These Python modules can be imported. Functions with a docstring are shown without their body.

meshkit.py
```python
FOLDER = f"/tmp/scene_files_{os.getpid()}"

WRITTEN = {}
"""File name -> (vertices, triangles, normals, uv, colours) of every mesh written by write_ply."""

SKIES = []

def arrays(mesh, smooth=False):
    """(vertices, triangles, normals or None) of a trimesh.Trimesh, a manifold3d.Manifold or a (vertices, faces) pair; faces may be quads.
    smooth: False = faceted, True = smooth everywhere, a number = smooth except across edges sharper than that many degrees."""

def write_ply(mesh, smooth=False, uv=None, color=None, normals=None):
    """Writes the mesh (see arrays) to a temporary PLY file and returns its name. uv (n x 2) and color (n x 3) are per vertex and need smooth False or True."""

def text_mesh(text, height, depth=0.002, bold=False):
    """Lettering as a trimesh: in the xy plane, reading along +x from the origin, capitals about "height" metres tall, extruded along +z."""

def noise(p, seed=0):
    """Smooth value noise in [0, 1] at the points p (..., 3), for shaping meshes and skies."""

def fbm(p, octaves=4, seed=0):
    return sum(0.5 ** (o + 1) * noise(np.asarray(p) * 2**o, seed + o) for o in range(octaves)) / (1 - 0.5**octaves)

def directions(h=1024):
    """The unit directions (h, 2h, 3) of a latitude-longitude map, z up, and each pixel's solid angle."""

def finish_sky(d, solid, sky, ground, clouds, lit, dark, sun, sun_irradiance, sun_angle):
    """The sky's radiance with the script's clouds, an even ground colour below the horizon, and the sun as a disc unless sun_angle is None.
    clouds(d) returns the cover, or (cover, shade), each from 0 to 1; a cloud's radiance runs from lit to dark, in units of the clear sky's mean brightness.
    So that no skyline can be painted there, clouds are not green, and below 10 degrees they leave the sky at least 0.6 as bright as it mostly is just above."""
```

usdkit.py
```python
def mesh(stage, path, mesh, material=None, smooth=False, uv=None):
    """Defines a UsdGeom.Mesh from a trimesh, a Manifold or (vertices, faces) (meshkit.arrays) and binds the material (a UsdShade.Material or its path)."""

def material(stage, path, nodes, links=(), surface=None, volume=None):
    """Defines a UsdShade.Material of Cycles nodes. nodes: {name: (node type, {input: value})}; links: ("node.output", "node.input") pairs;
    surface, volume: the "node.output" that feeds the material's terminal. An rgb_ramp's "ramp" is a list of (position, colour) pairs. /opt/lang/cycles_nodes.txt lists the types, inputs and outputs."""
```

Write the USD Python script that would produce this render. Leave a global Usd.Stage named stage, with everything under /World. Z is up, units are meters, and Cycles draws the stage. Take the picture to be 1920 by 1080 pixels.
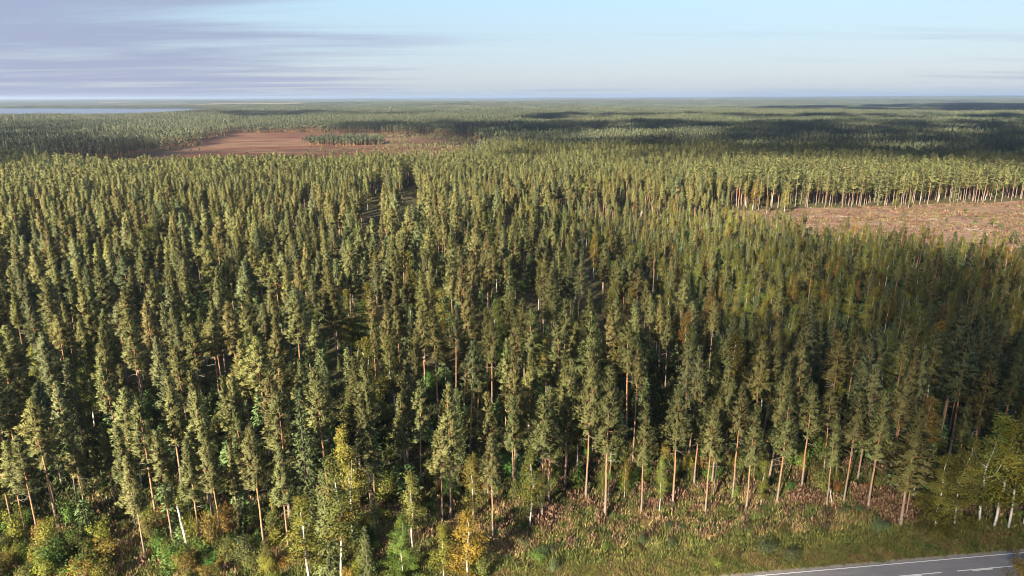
import math
import numpy as np, trimesh, usdkit, meshkit
from pxr import Usd, UsdGeom, UsdLux, UsdShade, Sdf, Gf, Vt

stage = Usd.Stage.CreateInMemory()
UsdGeom.SetStageUpAxis(stage, UsdGeom.Tokens.z)
UsdGeom.SetStageMetersPerUnit(stage, 1.0)
UsdGeom.Xform.Define(stage, '/World')
UsdGeom.Scope.Define(stage, '/World/Looks')
PI = math.pi

# ------------------------------------------------------------------ camera, sky, sun, exposure
CAM_H, PITCH, ROLL = 65.0, math.radians(15.65), math.radians(0.17)
EXPOSURE = 2.8
SUN_EL, SUN_AZ = math.radians(23), math.radians(-148)      # azimuth of the direction towards the sun, atan2(x, y)
SUN_I, SKY_S = 1.25, 0.09
HAZE = 6.0e-5
HAZE_TOP = 105.0

C0 = np.array([0, 0, CAM_H])
Fw = np.array([0, math.cos(PITCH), -math.sin(PITCH)])
_r = np.array([1.0, 0, 0]); _u = np.cross(_r, Fw)
Rt = _r * math.cos(ROLL) - _u * math.sin(ROLL)
Up = np.cross(Rt, Fw)
FPX = 1280.0

cam = UsdGeom.Camera.Define(stage, '/World/camera')
cam.CreateHorizontalApertureAttr(36.0); cam.CreateVerticalApertureAttr(20.25); cam.CreateFocalLengthAttr(24.0)
cam.CreateClippingRangeAttr(Gf.Vec2f(0.5, 200000.0))
cam.CreateExposureAttr(EXPOSURE)
M = Gf.Matrix4d(*Rt, 0, *Up, 0, *(-Fw), 0, *C0, 1)
cam.AddTransformOp().Set(M)

SUN = np.array([math.sin(SUN_AZ) * math.cos(SUN_EL), math.cos(SUN_AZ) * math.cos(SUN_EL), math.sin(SUN_EL)])
sun = UsdLux.DistantLight.Define(stage, '/World/sun')
sun.CreateIntensityAttr(SUN_I); sun.CreateAngleAttr(0.53); sun.CreateNormalizeAttr(True)
sun.CreateColorAttr(Gf.Vec3f(1.0, 0.85, 0.63))
zx = SUN; xx = np.cross([0, 0, 1.0], zx); xx /= np.linalg.norm(xx); yx = np.cross(zx, xx)
sun.AddTransformOp().Set(Gf.Matrix4d(*xx, 0, *yx, 0, *zx, 0, 0, 0, 0, 1))

# the sky: clear air with thin streaky cloud, as noise on a level sheet high above
sky_mat = usdkit.material(stage, '/World/Looks/sky', {
    'tc': ('texture_coordinate', {}),
    'sep': ('separate_xyz', {}),
    'zc': ('math', {'math_type': 'maximum', 'value2': 0.0}),
    'za': ('math', {'math_type': 'add', 'value2': 0.035}),
    'px': ('math', {'math_type': 'divide'}), 'py': ('math', {'math_type': 'divide'}),
    'cmb': ('combine_xyz', {}),
    'map': ('mapping', {'scale': (0.17, 0.50, 1.0), 'location': (3.1, 0.35, 0), 'rotation': (0, 0, 0.22)}),
    'n1': ('noise_texture', {'scale': 1.0, 'detail': 8.0, 'roughness': 0.58, 'distortion': 0.5}),
    'map2': ('mapping', {'scale': (0.05, 0.11, 1.0), 'location': (5.3, 1.7, 0)}),
    'n2': ('noise_texture', {'scale': 1.0, 'detail': 2.0, 'roughness': 0.5}),
    # more cloud on the left of the view
    'lx': ('map_range', {'range_type': 'smoothstep', 'from_min': 0.05, 'from_max': -0.5, 'to_min': -0.08, 'to_max': 0.15, 'clamp': True}),
    'sum': ('math', {'math_type': 'add'}),
    'sum2': ('math', {'math_type': 'multiply_add', 'value2': 0.4}),
    'cov': ('map_range', {'range_type': 'smoothstep', 'from_min': 0.61, 'from_max': 0.95, 'to_min': 0.0, 'to_max': 0.8, 'clamp': True}),
    'sky': ('sky_texture', {'sky_type': 'single_scattering', 'sun_disc': False, 'sun_elevation': SUN_EL, 'sun_rotation': SUN_AZ, 'air_density': 1.0, 'aerosol_density': 1.0, 'ozone_density': 1.0}),
    # pale veil low over the horizon
    'veil': ('map_range', {'range_type': 'smoothstep', 'from_min': 0.7, 'from_max': 0.05, 'to_min': 0.15, 'to_max': 0.93, 'clamp': True}),
    'vz': ('map_range', {'from_min': 0.0, 'from_max': 0.5, 'to_min': 0.0, 'to_max': 1.0, 'clamp': True}),
    'vr': ('rgb_ramp', {'ramp': [(0.0, (0.50, 0.61, 0.76)), (0.05, (0.53, 0.62, 0.76)), (0.14, (0.49, 0.64, 0.80)), (0.28, (0.40, 0.62, 0.82)), (1.0, (0.30, 0.50, 0.75))]}),
    'vm': ('vector_math', {'math_type': 'scale', 'scale': 1.36}),
    'mv': ('mix', {}),
    'mc': ('mix', {'color2': (0.575, 0.64, 0.95)}),
    'bg': ('background_shader', {'strength': SKY_S}),
}, [('tc.generated', 'sep.vector'), ('sep.z', 'zc.value1'), ('zc.value', 'za.value1'), ('sep.x', 'px.value1'), ('za.value', 'px.value2'),
    ('sep.y', 'py.value1'), ('za.value', 'py.value2'), ('px.value', 'cmb.x'), ('py.value', 'cmb.y'), ('cmb.vector', 'map.vector'), ('map.vector', 'n1.vector'),
    ('cmb.vector', 'map2.vector'), ('map2.vector', 'n2.vector'), ('sep.x', 'lx.value'), ('n1.fac', 'sum.value1'), ('lx.result', 'sum.value2'),
    ('n2.fac', 'sum2.value1'), ('sum.value', 'sum2.value3'), ('sum2.value', 'cov.value'), ('sep.z', 'veil.value'), ('sep.z', 'vz.value'), ('vz.result', 'vr.fac'), ('vr.color', 'vm.vector1'), ('vm.vector', 'mv.color2'),
    ('veil.result', 'mv.fac'), ('sky.color', 'mv.color1'), ('cov.result', 'mc.fac'), ('mv.color', 'mc.color1'), ('mc.color', 'bg.color')], surface='bg.background')
dome = UsdLux.DomeLight.Define(stage, '/World/sky')
UsdShade.MaterialBindingAPI.Apply(dome.GetPrim()).Bind(sky_mat)
dome.GetPrim().SetCustomDataByKey('kind', 'structure')

# ------------------------------------------------------------------ helpers
def ground(px, py, z=0.0):
    d = (px - 960) / FPX * Rt - (py - 540) / FPX * Up + Fw
    t = (z - CAM_H) / d[2]
    return (C0 + t * d)[:2]

def gpoly(pts):
    return np.array([ground(*p) for p in pts])

def height_to(base, ytop):
    b = np.array([base[0], base[1], 0.0]) - C0
    k = (540 - ytop) / FPX
    return (k * b @ Fw - b @ Up) / (Up[2] - k * Fw[2])

def project(p):
    v = np.atleast_2d(np.asarray(p, float)) - C0
    d = v @ Fw
    return np.stack([960 + FPX * (v @ Rt) / d, 540 - FPX * (v @ Up) / d], 1), d

def inside(poly, x, y):
    x, y = np.asarray(x, float), np.asarray(y, float)
    r = np.zeros(x.shape, bool); n = len(poly)
    for i in range(n):
        (x0, y0), (x1, y1) = poly[i], poly[(i + 1) % n]
        c = (y0 > y) != (y1 > y)
        r ^= c & (x < (x1 - x0) * (y - y0) / (y1 - y0 + 1e-12) + x0)
    return r

def n2(x, y, s, seed=0, octv=3):
    x, y = np.asarray(x, float), np.asarray(y, float)
    return meshkit.fbm(np.stack([x / s + 911.3, y / s + 417.7, np.zeros_like(x) + seed * 3.7], -1), octv, seed)

def smooth(a, b, x):
    t = np.clip((np.asarray(x, float) - a) / (b - a), 0, 1)
    return t * t * (3 - 2 * t)

MARKS = [((716, 400), 'the left dark trail'), ((771, 370), 'the right dark trail'), ((1150, 412), 'the left tip of the clearing'), ((1500, 448), 'the near edge of the clearing'), ((1800, 455), 'the right corner of the clearing'),
         ((1218, 600), 'the dark gap in the mixed wood'), ((1100, 560), 'the narrow dark lane')]
ranks = {}
ORD = ['next', 'second', 'third', 'fourth', 'fifth', 'sixth', 'seventh', 'eighth', 'ninth', 'tenth', 'eleventh', 'twelfth', 'thirteenth', 'fourteenth', 'fifteenth', 'sixteenth', 'seventeenth', 'eighteenth', 'nineteenth', 'twentieth'] + [f'{a}-{b}' for a in ('twenty', 'thirty', 'forty') for b in ('first', 'second', 'third', 'fourth', 'fifth', 'sixth', 'seventh', 'eighth', 'ninth')]
DIRS = ['right of', 'down right from', 'below', 'down left from', 'left of', 'up left from', 'above', 'up right from']
def spots(points, word):
    """For every tip or top in the photograph: which one it is, counted outwards from the nearest landmark."""
    at = np.array([m[0] for m in MARKS], float); out = {}; said = [None] * len(points)
    for i, p in enumerate(points):
        d = np.asarray(p) - at; k = int(np.argmin((d ** 2).sum(1)))
        a = int(round(math.atan2(d[k][1], d[k][0]) / (PI / 4))) % 8
        out.setdefault((k, a), []).append((float((d[k] ** 2).sum()), i))
    for (k, a), found in out.items():
        for n, (_, i) in enumerate(sorted(found)):
            said[i] = f'{ORD[min(n, len(ORD) - 1)]} {word} {DIRS[a]} {MARKS[k][1]}'
    return said
def tip_of(x, y, h): return project([[float(x), float(y), float(h)]])[0][0]

used = {}
def numbered(parent, name):
    k = (parent, name); n = used.get(k, 0); used[k] = n + 1
    return f'{parent}/{name}' + (f'_{n:03d}' if n else '')

def tag(prim, label=None, cat=None, group=None, kind=None):
    prim = prim.GetPrim() if hasattr(prim, 'GetPrim') else prim
    for k, v in (('label', label), ('category', cat), ('group', group), ('kind', kind)):
        if v: prim.SetCustomDataByKey(k, v)
    return prim

def raw_mesh(path, V, F, mat, N=None, col=None):
    m = UsdGeom.Mesh.Define(stage, path)
    m.CreatePointsAttr(Vt.Vec3fArray.FromNumpy(np.asarray(V, np.float32)))
    m.CreateFaceVertexCountsAttr(Vt.IntArray.FromNumpy(np.full(len(F), F.shape[1], np.int32)))
    m.CreateFaceVertexIndicesAttr(Vt.IntArray.FromNumpy(np.asarray(F, np.int32).ravel()))
    m.CreateSubdivisionSchemeAttr('none')
    if N is not None:
        m.CreateNormalsAttr(Vt.Vec3fArray.FromNumpy(np.asarray(N, np.float32))); m.SetNormalsInterpolation('vertex')
    if col is not None:
        UsdGeom.PrimvarsAPI(m).CreatePrimvar('col', Sdf.ValueTypeNames.Color3fArray, 'vertex').Set(Vt.Vec3fArray.FromNumpy(np.asarray(col, np.float32)))
    UsdShade.MaterialBindingAPI.Apply(m.GetPrim()).Bind(mat)
    return m

class Geo:
    """Vertices, triangles, normals and colours collected for one mesh."""
    def __init__(s): s.V, s.F, s.N, s.C, s.n = [], [], [], [], 0
    def add(s, V, F, N, C):
        s.V.append(V); s.F.append(np.asarray(F) + s.n); s.N.append(N); s.C.append(np.broadcast_to(C, V.shape)); s.n += len(V)
        return s
    def get(s): return np.vstack(s.V), np.vstack(s.F), np.vstack(s.N), np.vstack(s.C)
    def build(s, path, mat):
        V, F, N, C = s.get()
        return raw_mesh(path, V, F, mat, N, C)

def unit(v): return v / (np.linalg.norm(v, axis=-1, keepdims=True) + 1e-9)

def tube(geo, pts, rad, sides, colors):
    p = np.asarray(pts, float); rad = np.broadcast_to(np.asarray(rad, float), (len(p),))
    t = unit(np.gradient(p, axis=0))
    a = unit(np.cross(t, np.where(np.abs(t[:, 2:]) < 0.9, [0, 0, 1.0], [1.0, 0, 0]))); b = np.cross(t, a)
    ang = np.arange(sides) * 2 * PI / sides
    nrm = np.cos(ang)[None, :, None] * a[:, None] + np.sin(ang)[None, :, None] * b[:, None]
    V = (p[:, None] + rad[:, None, None] * nrm).reshape(-1, 3)
    i, j = np.meshgrid(np.arange(len(p) - 1), np.arange(sides), indexing='ij')
    q = np.stack([i * sides + j, i * sides + (j + 1) % sides, (i + 1) * sides + (j + 1) % sides, (i + 1) * sides + j], -1).reshape(-1, 4)
    C = np.repeat(np.broadcast_to(np.asarray(colors, float), (len(p), 3)), sides, 0)
    geo.add(V, np.vstack([q[:, [0, 1, 2]], q[:, [0, 2, 3]]]), nrm.reshape(-1, 3), C)

def blades(geo, P, D, L, W, out, col, rng, bend=0.55):
    """Kite-shaped leaves or needle brushes at P along D; shading normals leaning towards out."""
    n = len(P); D = unit(D)
    side = unit(np.cross(D, rng.normal(size=(n, 3))))
    gn = np.cross(side, D)
    flip = np.where((gn * out).sum(1) < 0, -1.0, 1.0)[:, None]
    side, gn = side * flip, gn * flip
    L, W = np.broadcast_to(L, (n,))[:, None], np.broadcast_to(W, (n,))[:, None]
    m = P + D * L * 0.5
    V = np.stack([P, m + side * W * 0.5, P + D * L, m - side * W * 0.5], 1)
    N = unit(gn * (1 - bend) + unit(out) * bend)
    F = np.arange(n)[:, None] * 4
    geo.add(V.reshape(-1, 3), np.vstack([F + [0, 1, 2], F + [0, 2, 3]]), np.repeat(N, 4, 0), np.repeat(np.broadcast_to(col, (n, 3)), 4, 0))

# ------------------------------------------------------------------ materials
def leaf_mat(name, trans=0.22, var=0.35, hue=0.03, warm=0.0):
    """Colour from the mesh's own leaf colours, varied from plant to plant."""
    return usdkit.material(stage, '/World/Looks/' + name, {
        'a': ('attribute', {'attribute': 'col'}), 'oi': ('object_info', {}),
        'v': ('map_range', {'from_min': 0, 'from_max': 1, 'to_min': 1 - var, 'to_max': 1 + var}),
        'wn': ('white_noise_texture', {'dimensions': '1D'}),
        'h': ('map_range', {'from_min': 0, 'from_max': 1, 'to_min': 0.5 - hue - warm, 'to_max': 0.5 + hue - warm}),
        'hsv': ('hsv', {'saturation': 1.0}),
        'd': ('principled_bsdf', {'roughness': 0.75, 'specular_ior_level': 0.25}), 't': ('translucent_bsdf', {}), 'm': ('mix_closure', {'fac': trans}),
    }, [('oi.random', 'v.value'), ('oi.random', 'wn.w'), ('wn.value', 'h.value'), ('a.color', 'hsv.color'), ('v.result', 'hsv.value'), ('h.result', 'hsv.hue'),
        ('hsv.color', 'd.base_color'), ('hsv.color', 't.color'), ('d.BSDF', 'm.closure1'), ('t.BSDF', 'm.closure2')], surface='m.closure')

def bark_mat(name, scale, contrast):
    return usdkit.material(stage, '/World/Looks/' + name, {
        'a': ('attribute', {'attribute': 'col'}), 'tc': ('texture_coordinate', {}),
        'mp': ('mapping', {'scale': (scale, scale, scale * 0.35)}), 'n': ('noise_texture', {'scale': 1.0, 'detail': 4.0, 'roughness': 0.65}),
        'r': ('map_range', {'from_min': 0.3, 'from_max': 0.7, 'to_min': 1 - contrast, 'to_max': 1 + contrast * 0.5}),
        'hsv': ('hsv', {}), 'p': ('principled_bsdf', {'roughness': 0.85, 'specular_ior_level': 0.2}),
    }, [('tc.object', 'mp.vector'), ('mp.vector', 'n.vector'), ('n.fac', 'r.value'), ('r.result', 'hsv.value'), ('a.color', 'hsv.color'), ('hsv.color', 'p.base_color')], surface='p.BSDF')

M_pine = leaf_mat('pine_needles', 0.34, 0.3, 0.022)
M_spruce = leaf_mat('spruce_needles', 0.12, 0.25, 0.015)
M_birch = leaf_mat('birch_leaves', 0.38, 0.3, 0.03)
M_shrub = leaf_mat('shrub_leaves', 0.32, 0.35, 0.045)
M_grass = leaf_mat('grass_blades', 0.25, 0.35, 0.02)
M_bark = bark_mat('pine_bark', 5.0, 0.45)
M_white = bark_mat('birch_bark', 4.0, 0.55)
M_far = leaf_mat('far_foliage', 0.15, 0.15, 0.012)

# ------------------------------------------------------------------ tree shapes
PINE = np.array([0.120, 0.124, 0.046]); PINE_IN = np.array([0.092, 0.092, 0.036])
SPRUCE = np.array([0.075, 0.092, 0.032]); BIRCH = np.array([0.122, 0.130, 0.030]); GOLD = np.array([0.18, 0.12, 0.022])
ORANGE = np.array([0.26, 0.135, 0.072]); GREYBARK = np.array([0.15, 0.115, 0.097]); WHITEBARK = np.array([0.36, 0.35, 0.33]); DEADWOOD = np.array([0.26, 0.235, 0.21])

def whorls(rng, z0, H, step, nb, radius, elev, taper_in=0.3, spacing=0.42, jitter=0.2, drop=0.12, droop=0.0, power=1.0):
    """Points along the branches of a conifer, their outward directions and how far out on the crown they lie."""
    P, O, S = [], [], []
    z = z0
    while z < H - 0.1:
        t = (z - z0) / (H - z0)
        R = radius(t) * rng.uniform(0.72, 1.18)
        n = max(3, int(round(nb * rng.uniform(0.8, 1.2))))
        a0 = rng.uniform(0, 2 * PI)
        for k in range(n):
            if rng.random() < drop: continue
            a = a0 + 2 * PI * k / n + rng.normal(0, 0.25)
            L = R * rng.uniform(0.7, 1.15)
            e = elev(t) + rng.normal(0, 0.1)
            m = max(1, int(L * (1 - taper_in) / spacing + 0.5))
            s = taper_in + (1 - taper_in) * (np.arange(m) + rng.uniform(0.3, 1.0, m)) / m
            r = L * s * math.cos(e)
            p = np.stack([r * math.cos(a), r * math.sin(a), z + L * s * math.sin(e) + droop * L * (s ** 2 - s * 0.6) * 1.0], 1)
            p += rng.normal(0, jitter * 0.6, p.shape) * [1, 1, 0.7]
            P.append(p); O.append(np.tile([math.cos(a) * math.cos(e), math.sin(a) * math.cos(e), math.sin(e)], (m, 1))); S.append(s)
        z += step * rng.uniform(0.8, 1.2)
    P.append(np.array([[0, 0, H - 0.25], [0, 0, H - 0.55]])); O.append(np.array([[0, 0, 1.0]] * 2)); S.append(np.ones(2))
    return np.vstack(P), np.vstack(O), np.concatenate(S)

def tufts(geo, rng, P, O, S, k, L, W, upb, spread, col_in, col_out, bend):
    n = len(P)
    p = np.repeat(P, k, 0) + rng.normal(0, L * 0.22, (n * k, 3)); o = np.repeat(O, k, 0)
    d = unit(o * 0.7 + [0, 0, upb] + rng.normal(0, spread, (n * k, 3)))
    rad = unit(np.stack([p[:, 0], p[:, 1], np.full(len(p), 0.35)], 1)) 
    out = unit(rad * 0.6 + d * 0.5 + [0, 0, 0.25])
    tint = np.repeat(rng.uniform(0.86, 1.14, n), k)[:, None]
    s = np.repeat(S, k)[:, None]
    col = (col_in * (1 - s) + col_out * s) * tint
    blades(geo, p, d, L * rng.uniform(0.7, 1.25, n * k), W * rng.uniform(0.75, 1.25, n * k), out, col, rng, bend)

def trunk_path(rng, H, top, wob=0.12, n=9):
    z = np.linspace(0, top, n)
    w = np.cumsum(rng.normal(0, wob, (n, 2)), 0) * (z / H)[:, None]
    w -= w[-1] * (z / top)[:, None] * 0.8
    return np.column_stack([w, z])

def pine_geo(seed, H=22.0, frac=0.46, R=2.35, q=1.0, lean_col=None, lower=0.0):
    rng = np.random.default_rng(seed); parts = {}
    z0 = H * (1 - frac); col = PINE if lean_col is None else lean_col; rng_p = rng.uniform(0.8, 1.05)
    wide = rng.uniform(0.12, 0.30)
    rad = lambda t: R * (min(1.0, 0.6 + 0.4 * t / wide) if t < wide else 1 - ((t - wide) / (1 - wide)) ** rng_p * 0.95)
    elev = lambda t: 0.0 + 0.95 * t ** 1.1
    P, O, S = whorls(rng, z0, H, 0.55 / q, 6.0, rad, elev, 0.22, 0.42 / q, 0.16 / q ** 0.5, 0.15)
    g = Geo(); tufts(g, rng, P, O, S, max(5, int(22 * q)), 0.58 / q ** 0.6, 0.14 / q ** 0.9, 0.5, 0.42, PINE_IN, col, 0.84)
    t = Geo(); path = trunk_path(rng, H, H * 0.97); wood = ORANGE if q > 0.6 else ORANGE * 0.5 + GREYBARK * 0.5
    r = 0.185 * (H / 22) * (1 - path[:, 2] / H * 0.88); r[0] *= 1.35
    f = smooth(0.12, 0.42, path[:, 2] / H)[:, None]
    tube(t, path, r, 7 if q > 0.6 else 4, GREYBARK * (1 - f) + wood * f)
    if q > 0.6:                                                      # live limbs carrying the crown belong to the trunk's wood
        for k in range(16):
            z = rng.uniform(z0, H * 0.9); tt = (z - z0) / (H - z0); a = rng.uniform(0, 2 * PI); L = rad(tt) * 0.8; e = elev(tt)
            s = np.linspace(0, 1, 4); b = np.array([np.interp(z, path[:, 2], path[:, 0]), np.interp(z, path[:, 2], path[:, 1]), z])
            tube(t, b + np.stack([L * s * math.cos(a) * math.cos(e), L * s * math.sin(a) * math.cos(e), L * s * math.sin(e)], 1), 0.05 * (1 - 0.7 * s), 4, ORANGE * 0.8)
    parts['trunk'] = (t, M_bark); parts['crown'] = (g, M_pine)
    if q > 0.9:
        for k in range(int(rng.integers(3, 7))):
            dgeo = Geo(); z = z0 - rng.uniform(0.1, 0.32) * z0 * (0.3 + k / 6); a = rng.uniform(0, 2 * PI); L = rng.uniform(0.8, 1.9)
            s = np.linspace(0, 1, 5); b = np.array([np.interp(z, path[:, 2], path[:, 0]), np.interp(z, path[:, 2], path[:, 1]), z])
            pts = b + np.stack([L * s * math.cos(a), L * s * math.sin(a), L * (0.12 * s - 0.25 * s * s) + rng.normal(0, 0.04, 5)], 1); pts[0] = b
            tube(dgeo, pts, 0.035 * (1 - 0.75 * s), 4, DEADWOOD)
            tube(dgeo, [pts[2], pts[2] + [0.35 * math.cos(a + 0.9), 0.35 * math.sin(a + 0.9), 0.1], pts[2] + [0.6 * math.cos(a + 0.7), 0.6 * math.sin(a + 0.7), 0.05]], [0.02, 0.014, 0.008], 3, DEADWOOD)
            parts['dead_branch' + (f'_{k:03d}' if k else '')] = (dgeo, M_bark)
    return parts

def spruce_geo(seed, H=19.0, R=2.2, q=1.0, low=0.06, col=None):
    rng = np.random.default_rng(seed); col = SPRUCE if col is None else col
    rad = lambda t: R * (1 - t) ** 0.85 * (0.75 + 0.25 * min(1, t / 0.12)) + 0.1
    elev = lambda t: -0.28 + 0.75 * t ** 1.6
    P, O, S = whorls(rng, H * low, H, 0.42 / q, 6.0, rad, elev, 0.22, 0.36 / q, 0.12 / q ** 0.5, 0.1, droop=0.15)
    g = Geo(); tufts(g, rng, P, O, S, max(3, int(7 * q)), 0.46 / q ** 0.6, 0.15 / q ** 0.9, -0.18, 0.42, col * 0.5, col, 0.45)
    t = Geo(); path = trunk_path(rng, H, H * 0.98, 0.05)
    tube(t, path, 0.17 * (H / 20) * (1 - path[:, 2] / H * 0.93), 6 if q > 0.6 else 4, GREYBARK * 0.8)
    return {'trunk': (t, M_bark), 'crown': (g, M_spruce)}

def birch_geo(seed, H=16.0, R=2.0, q=1.0, z0f=0.3, col=None, bark=True, fork=0, egg=1.0):
    rng = np.random.default_rng(seed); col = BIRCH if col is None else np.asarray(col)
    z0 = H * z0f; t = Geo(); path = trunk_path(rng, H, H * 0.93, 0.22)
    band = rng.uniform(0, 1, len(path)) > 0.8
    cols = np.where(band[:, None], WHITEBARK * 0.55, WHITEBARK); cols[0] *= 0.5
    if not bark: cols = np.tile(GREYBARK * 0.8, (len(path), 1))
    tube(t, path, 0.125 * (H / 16) * (1 - path[:, 2] / H * 0.85), 6 if q > 0.6 else 4, cols)
    parts = {'trunk': (t, M_white)}
    shape = lambda u: (math.sin(PI * min(1, (u * 0.92 + 0.10)) ** 0.8) ** 0.7 * (1.08 - 0.45 * u))
    tips, outs = [], []
    nl = int(54 * q) + 8
    for k in range(nl):
        u = rng.uniform(0, 1) ** 0.9; z = z0 + u * (H - z0) * 0.97
        a = rng.uniform(0, 2 * PI) + k * 2.4; L = R * max(0.15, shape(u)) * rng.uniform(0.55, 1.1)
        e = 0.35 + 0.5 * u
        b = np.array([np.interp(z - L * 0.45, path[:, 2], path[:, 0]), np.interp(z - L * 0.45, path[:, 2], path[:, 1]), max(z - L * 0.45, z0 * 0.5)])
        m = max(2, int(L / 0.4 * q))
        s = (np.arange(m) + 1.0) / m
        p = b + np.stack([L * s * math.cos(a), L * s * math.sin(a), L * (s * 0.75 * math.sin(e) * 1.4 - 0.30 * s ** 2) + 0.25], 1)
        tips.append(p); outs.append(np.tile([math.cos(a), math.sin(a), 0.45], (m, 1)))
        if q > 0.6 and k % 2 == 0 and L > 0.7:
            lg = np.vstack([b, p[: max(1, m - 1)]])
            tube(t, lg, np.linspace(0.04, 0.012, len(lg)), 3, WHITEBARK * 0.5 if bark else GREYBARK * 0.6)
    P, O = np.vstack(tips), np.vstack(outs)
    k = max(5, int(30 * q))
    n = len(P)
    p = np.repeat(P, k, 0) + rng.normal(0, 0.27 / q ** 0.35, (n * k, 3)) - [0, 0, 0.06]
    rad = unit(np.stack([p[:, 0], p[:, 1], (p[:, 2] - (z0 + H) / 2) * (R / (H - z0)) * 1.6 + 0.3], 1))
    d = unit(rng.normal(0, 1, (n * k, 3)) + [0, 0, -0.4])
    tint = np.repeat(rng.uniform(0.72, 1.25, n), k)[:, None] * rng.uniform(0.85, 1.15, (n * k, 1))
    yel = (rng.random((n, 1)) < 0.12) * 1.0
    c = col * (1 - np.repeat(yel, k, 0) * 0.6) + np.array([0.17, 0.12, 0.018]) * np.repeat(yel, k, 0) * 0.6
    depth = np.clip(np.hypot(p[:, 0], p[:, 1]) / R, 0.25, 1)[:, None]
    g = Geo(); blades(g, p, d, 0.24 / q ** 0.7 * rng.uniform(0.7, 1.3, n * k), 0.15 / q ** 0.7, unit(rad + rng.normal(0, 0.3, rad.shape)), c * tint, rng, 0.7)
    for f in range(fork):                                            # bare white limbs that rise clear of the leaves
        a = 2.1 * f + 0.6; s = np.linspace(0, 1, 6); lg = Geo(); z = H * (0.42 + 0.05 * f); L = H * 0.30
        b = np.array([np.interp(z, path[:, 2], path[:, 0]), np.interp(z, path[:, 2], path[:, 1]), z])
        tube(lg, b + np.stack([R * 0.75 * np.sqrt(s) * math.cos(a), R * 0.75 * np.sqrt(s) * math.sin(a), L * s ** 1.15], 1), 0.06 * (1 - 0.85 * s), 5, WHITEBARK * 0.9)
        parts['limb' + (f'_{f:03d}' if f else '')] = (lg, M_white)
    parts['crown'] = (g, M_birch)
    return parts

def shrub_geo(seed, H=3.0, R=1.4, col=(0.1, 0.11, 0.025), leaf=0.15, nst=6, dens=1.0):
    rng = np.random.default_rng(seed); t = Geo(); P = []
    for k in range(nst):
        a = rng.uniform(0, 2 * PI); r = R * rng.uniform(0.1, 0.6); hh = H * rng.uniform(0.65, 0.97); s = np.linspace(0, 1, 5)
        tube(t, np.stack([r * s * math.cos(a), r * s * math.sin(a), hh * s ** 0.9], 1), 0.035 * (1 - 0.8 * s), 3, GREYBARK * 0.8)
        for j in range(int(9 * dens)):
            u = rng.uniform(0.22, 1.0); b = rng.uniform(0, 2 * PI); w = R * (0.62 - 0.45 * u) * rng.uniform(0.3, 1.1)
            P.append([r * u * math.cos(a) + w * math.cos(b), r * u * math.sin(a) + w * math.sin(b), hh * u])
    P = np.array(P); n, k = len(P), 24
    p = np.repeat(P, k, 0) + rng.normal(0, 0.20, (n * k, 3)); p[:, 2] = np.maximum(p[:, 2], 0.05)
    rad = unit(np.stack([p[:, 0], p[:, 1], (p[:, 2] - H * 0.35) * R / H * 1.4 + 0.3], 1))
    tint = np.repeat(rng.uniform(0.7, 1.3, n), k)[:, None] * rng.uniform(0.8, 1.2, (n * k, 1))
    g = Geo(); blades(g, p, rng.normal(0, 1, (n * k, 3)), leaf * rng.uniform(0.7, 1.3, n * k), leaf * 0.6, unit(rad + rng.normal(0, 0.35, rad.shape)), np.asarray(col) * tint, rng, 0.68)
    return {'stem': (t, M_bark), 'foliage': (g, M_shrub)}

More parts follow.
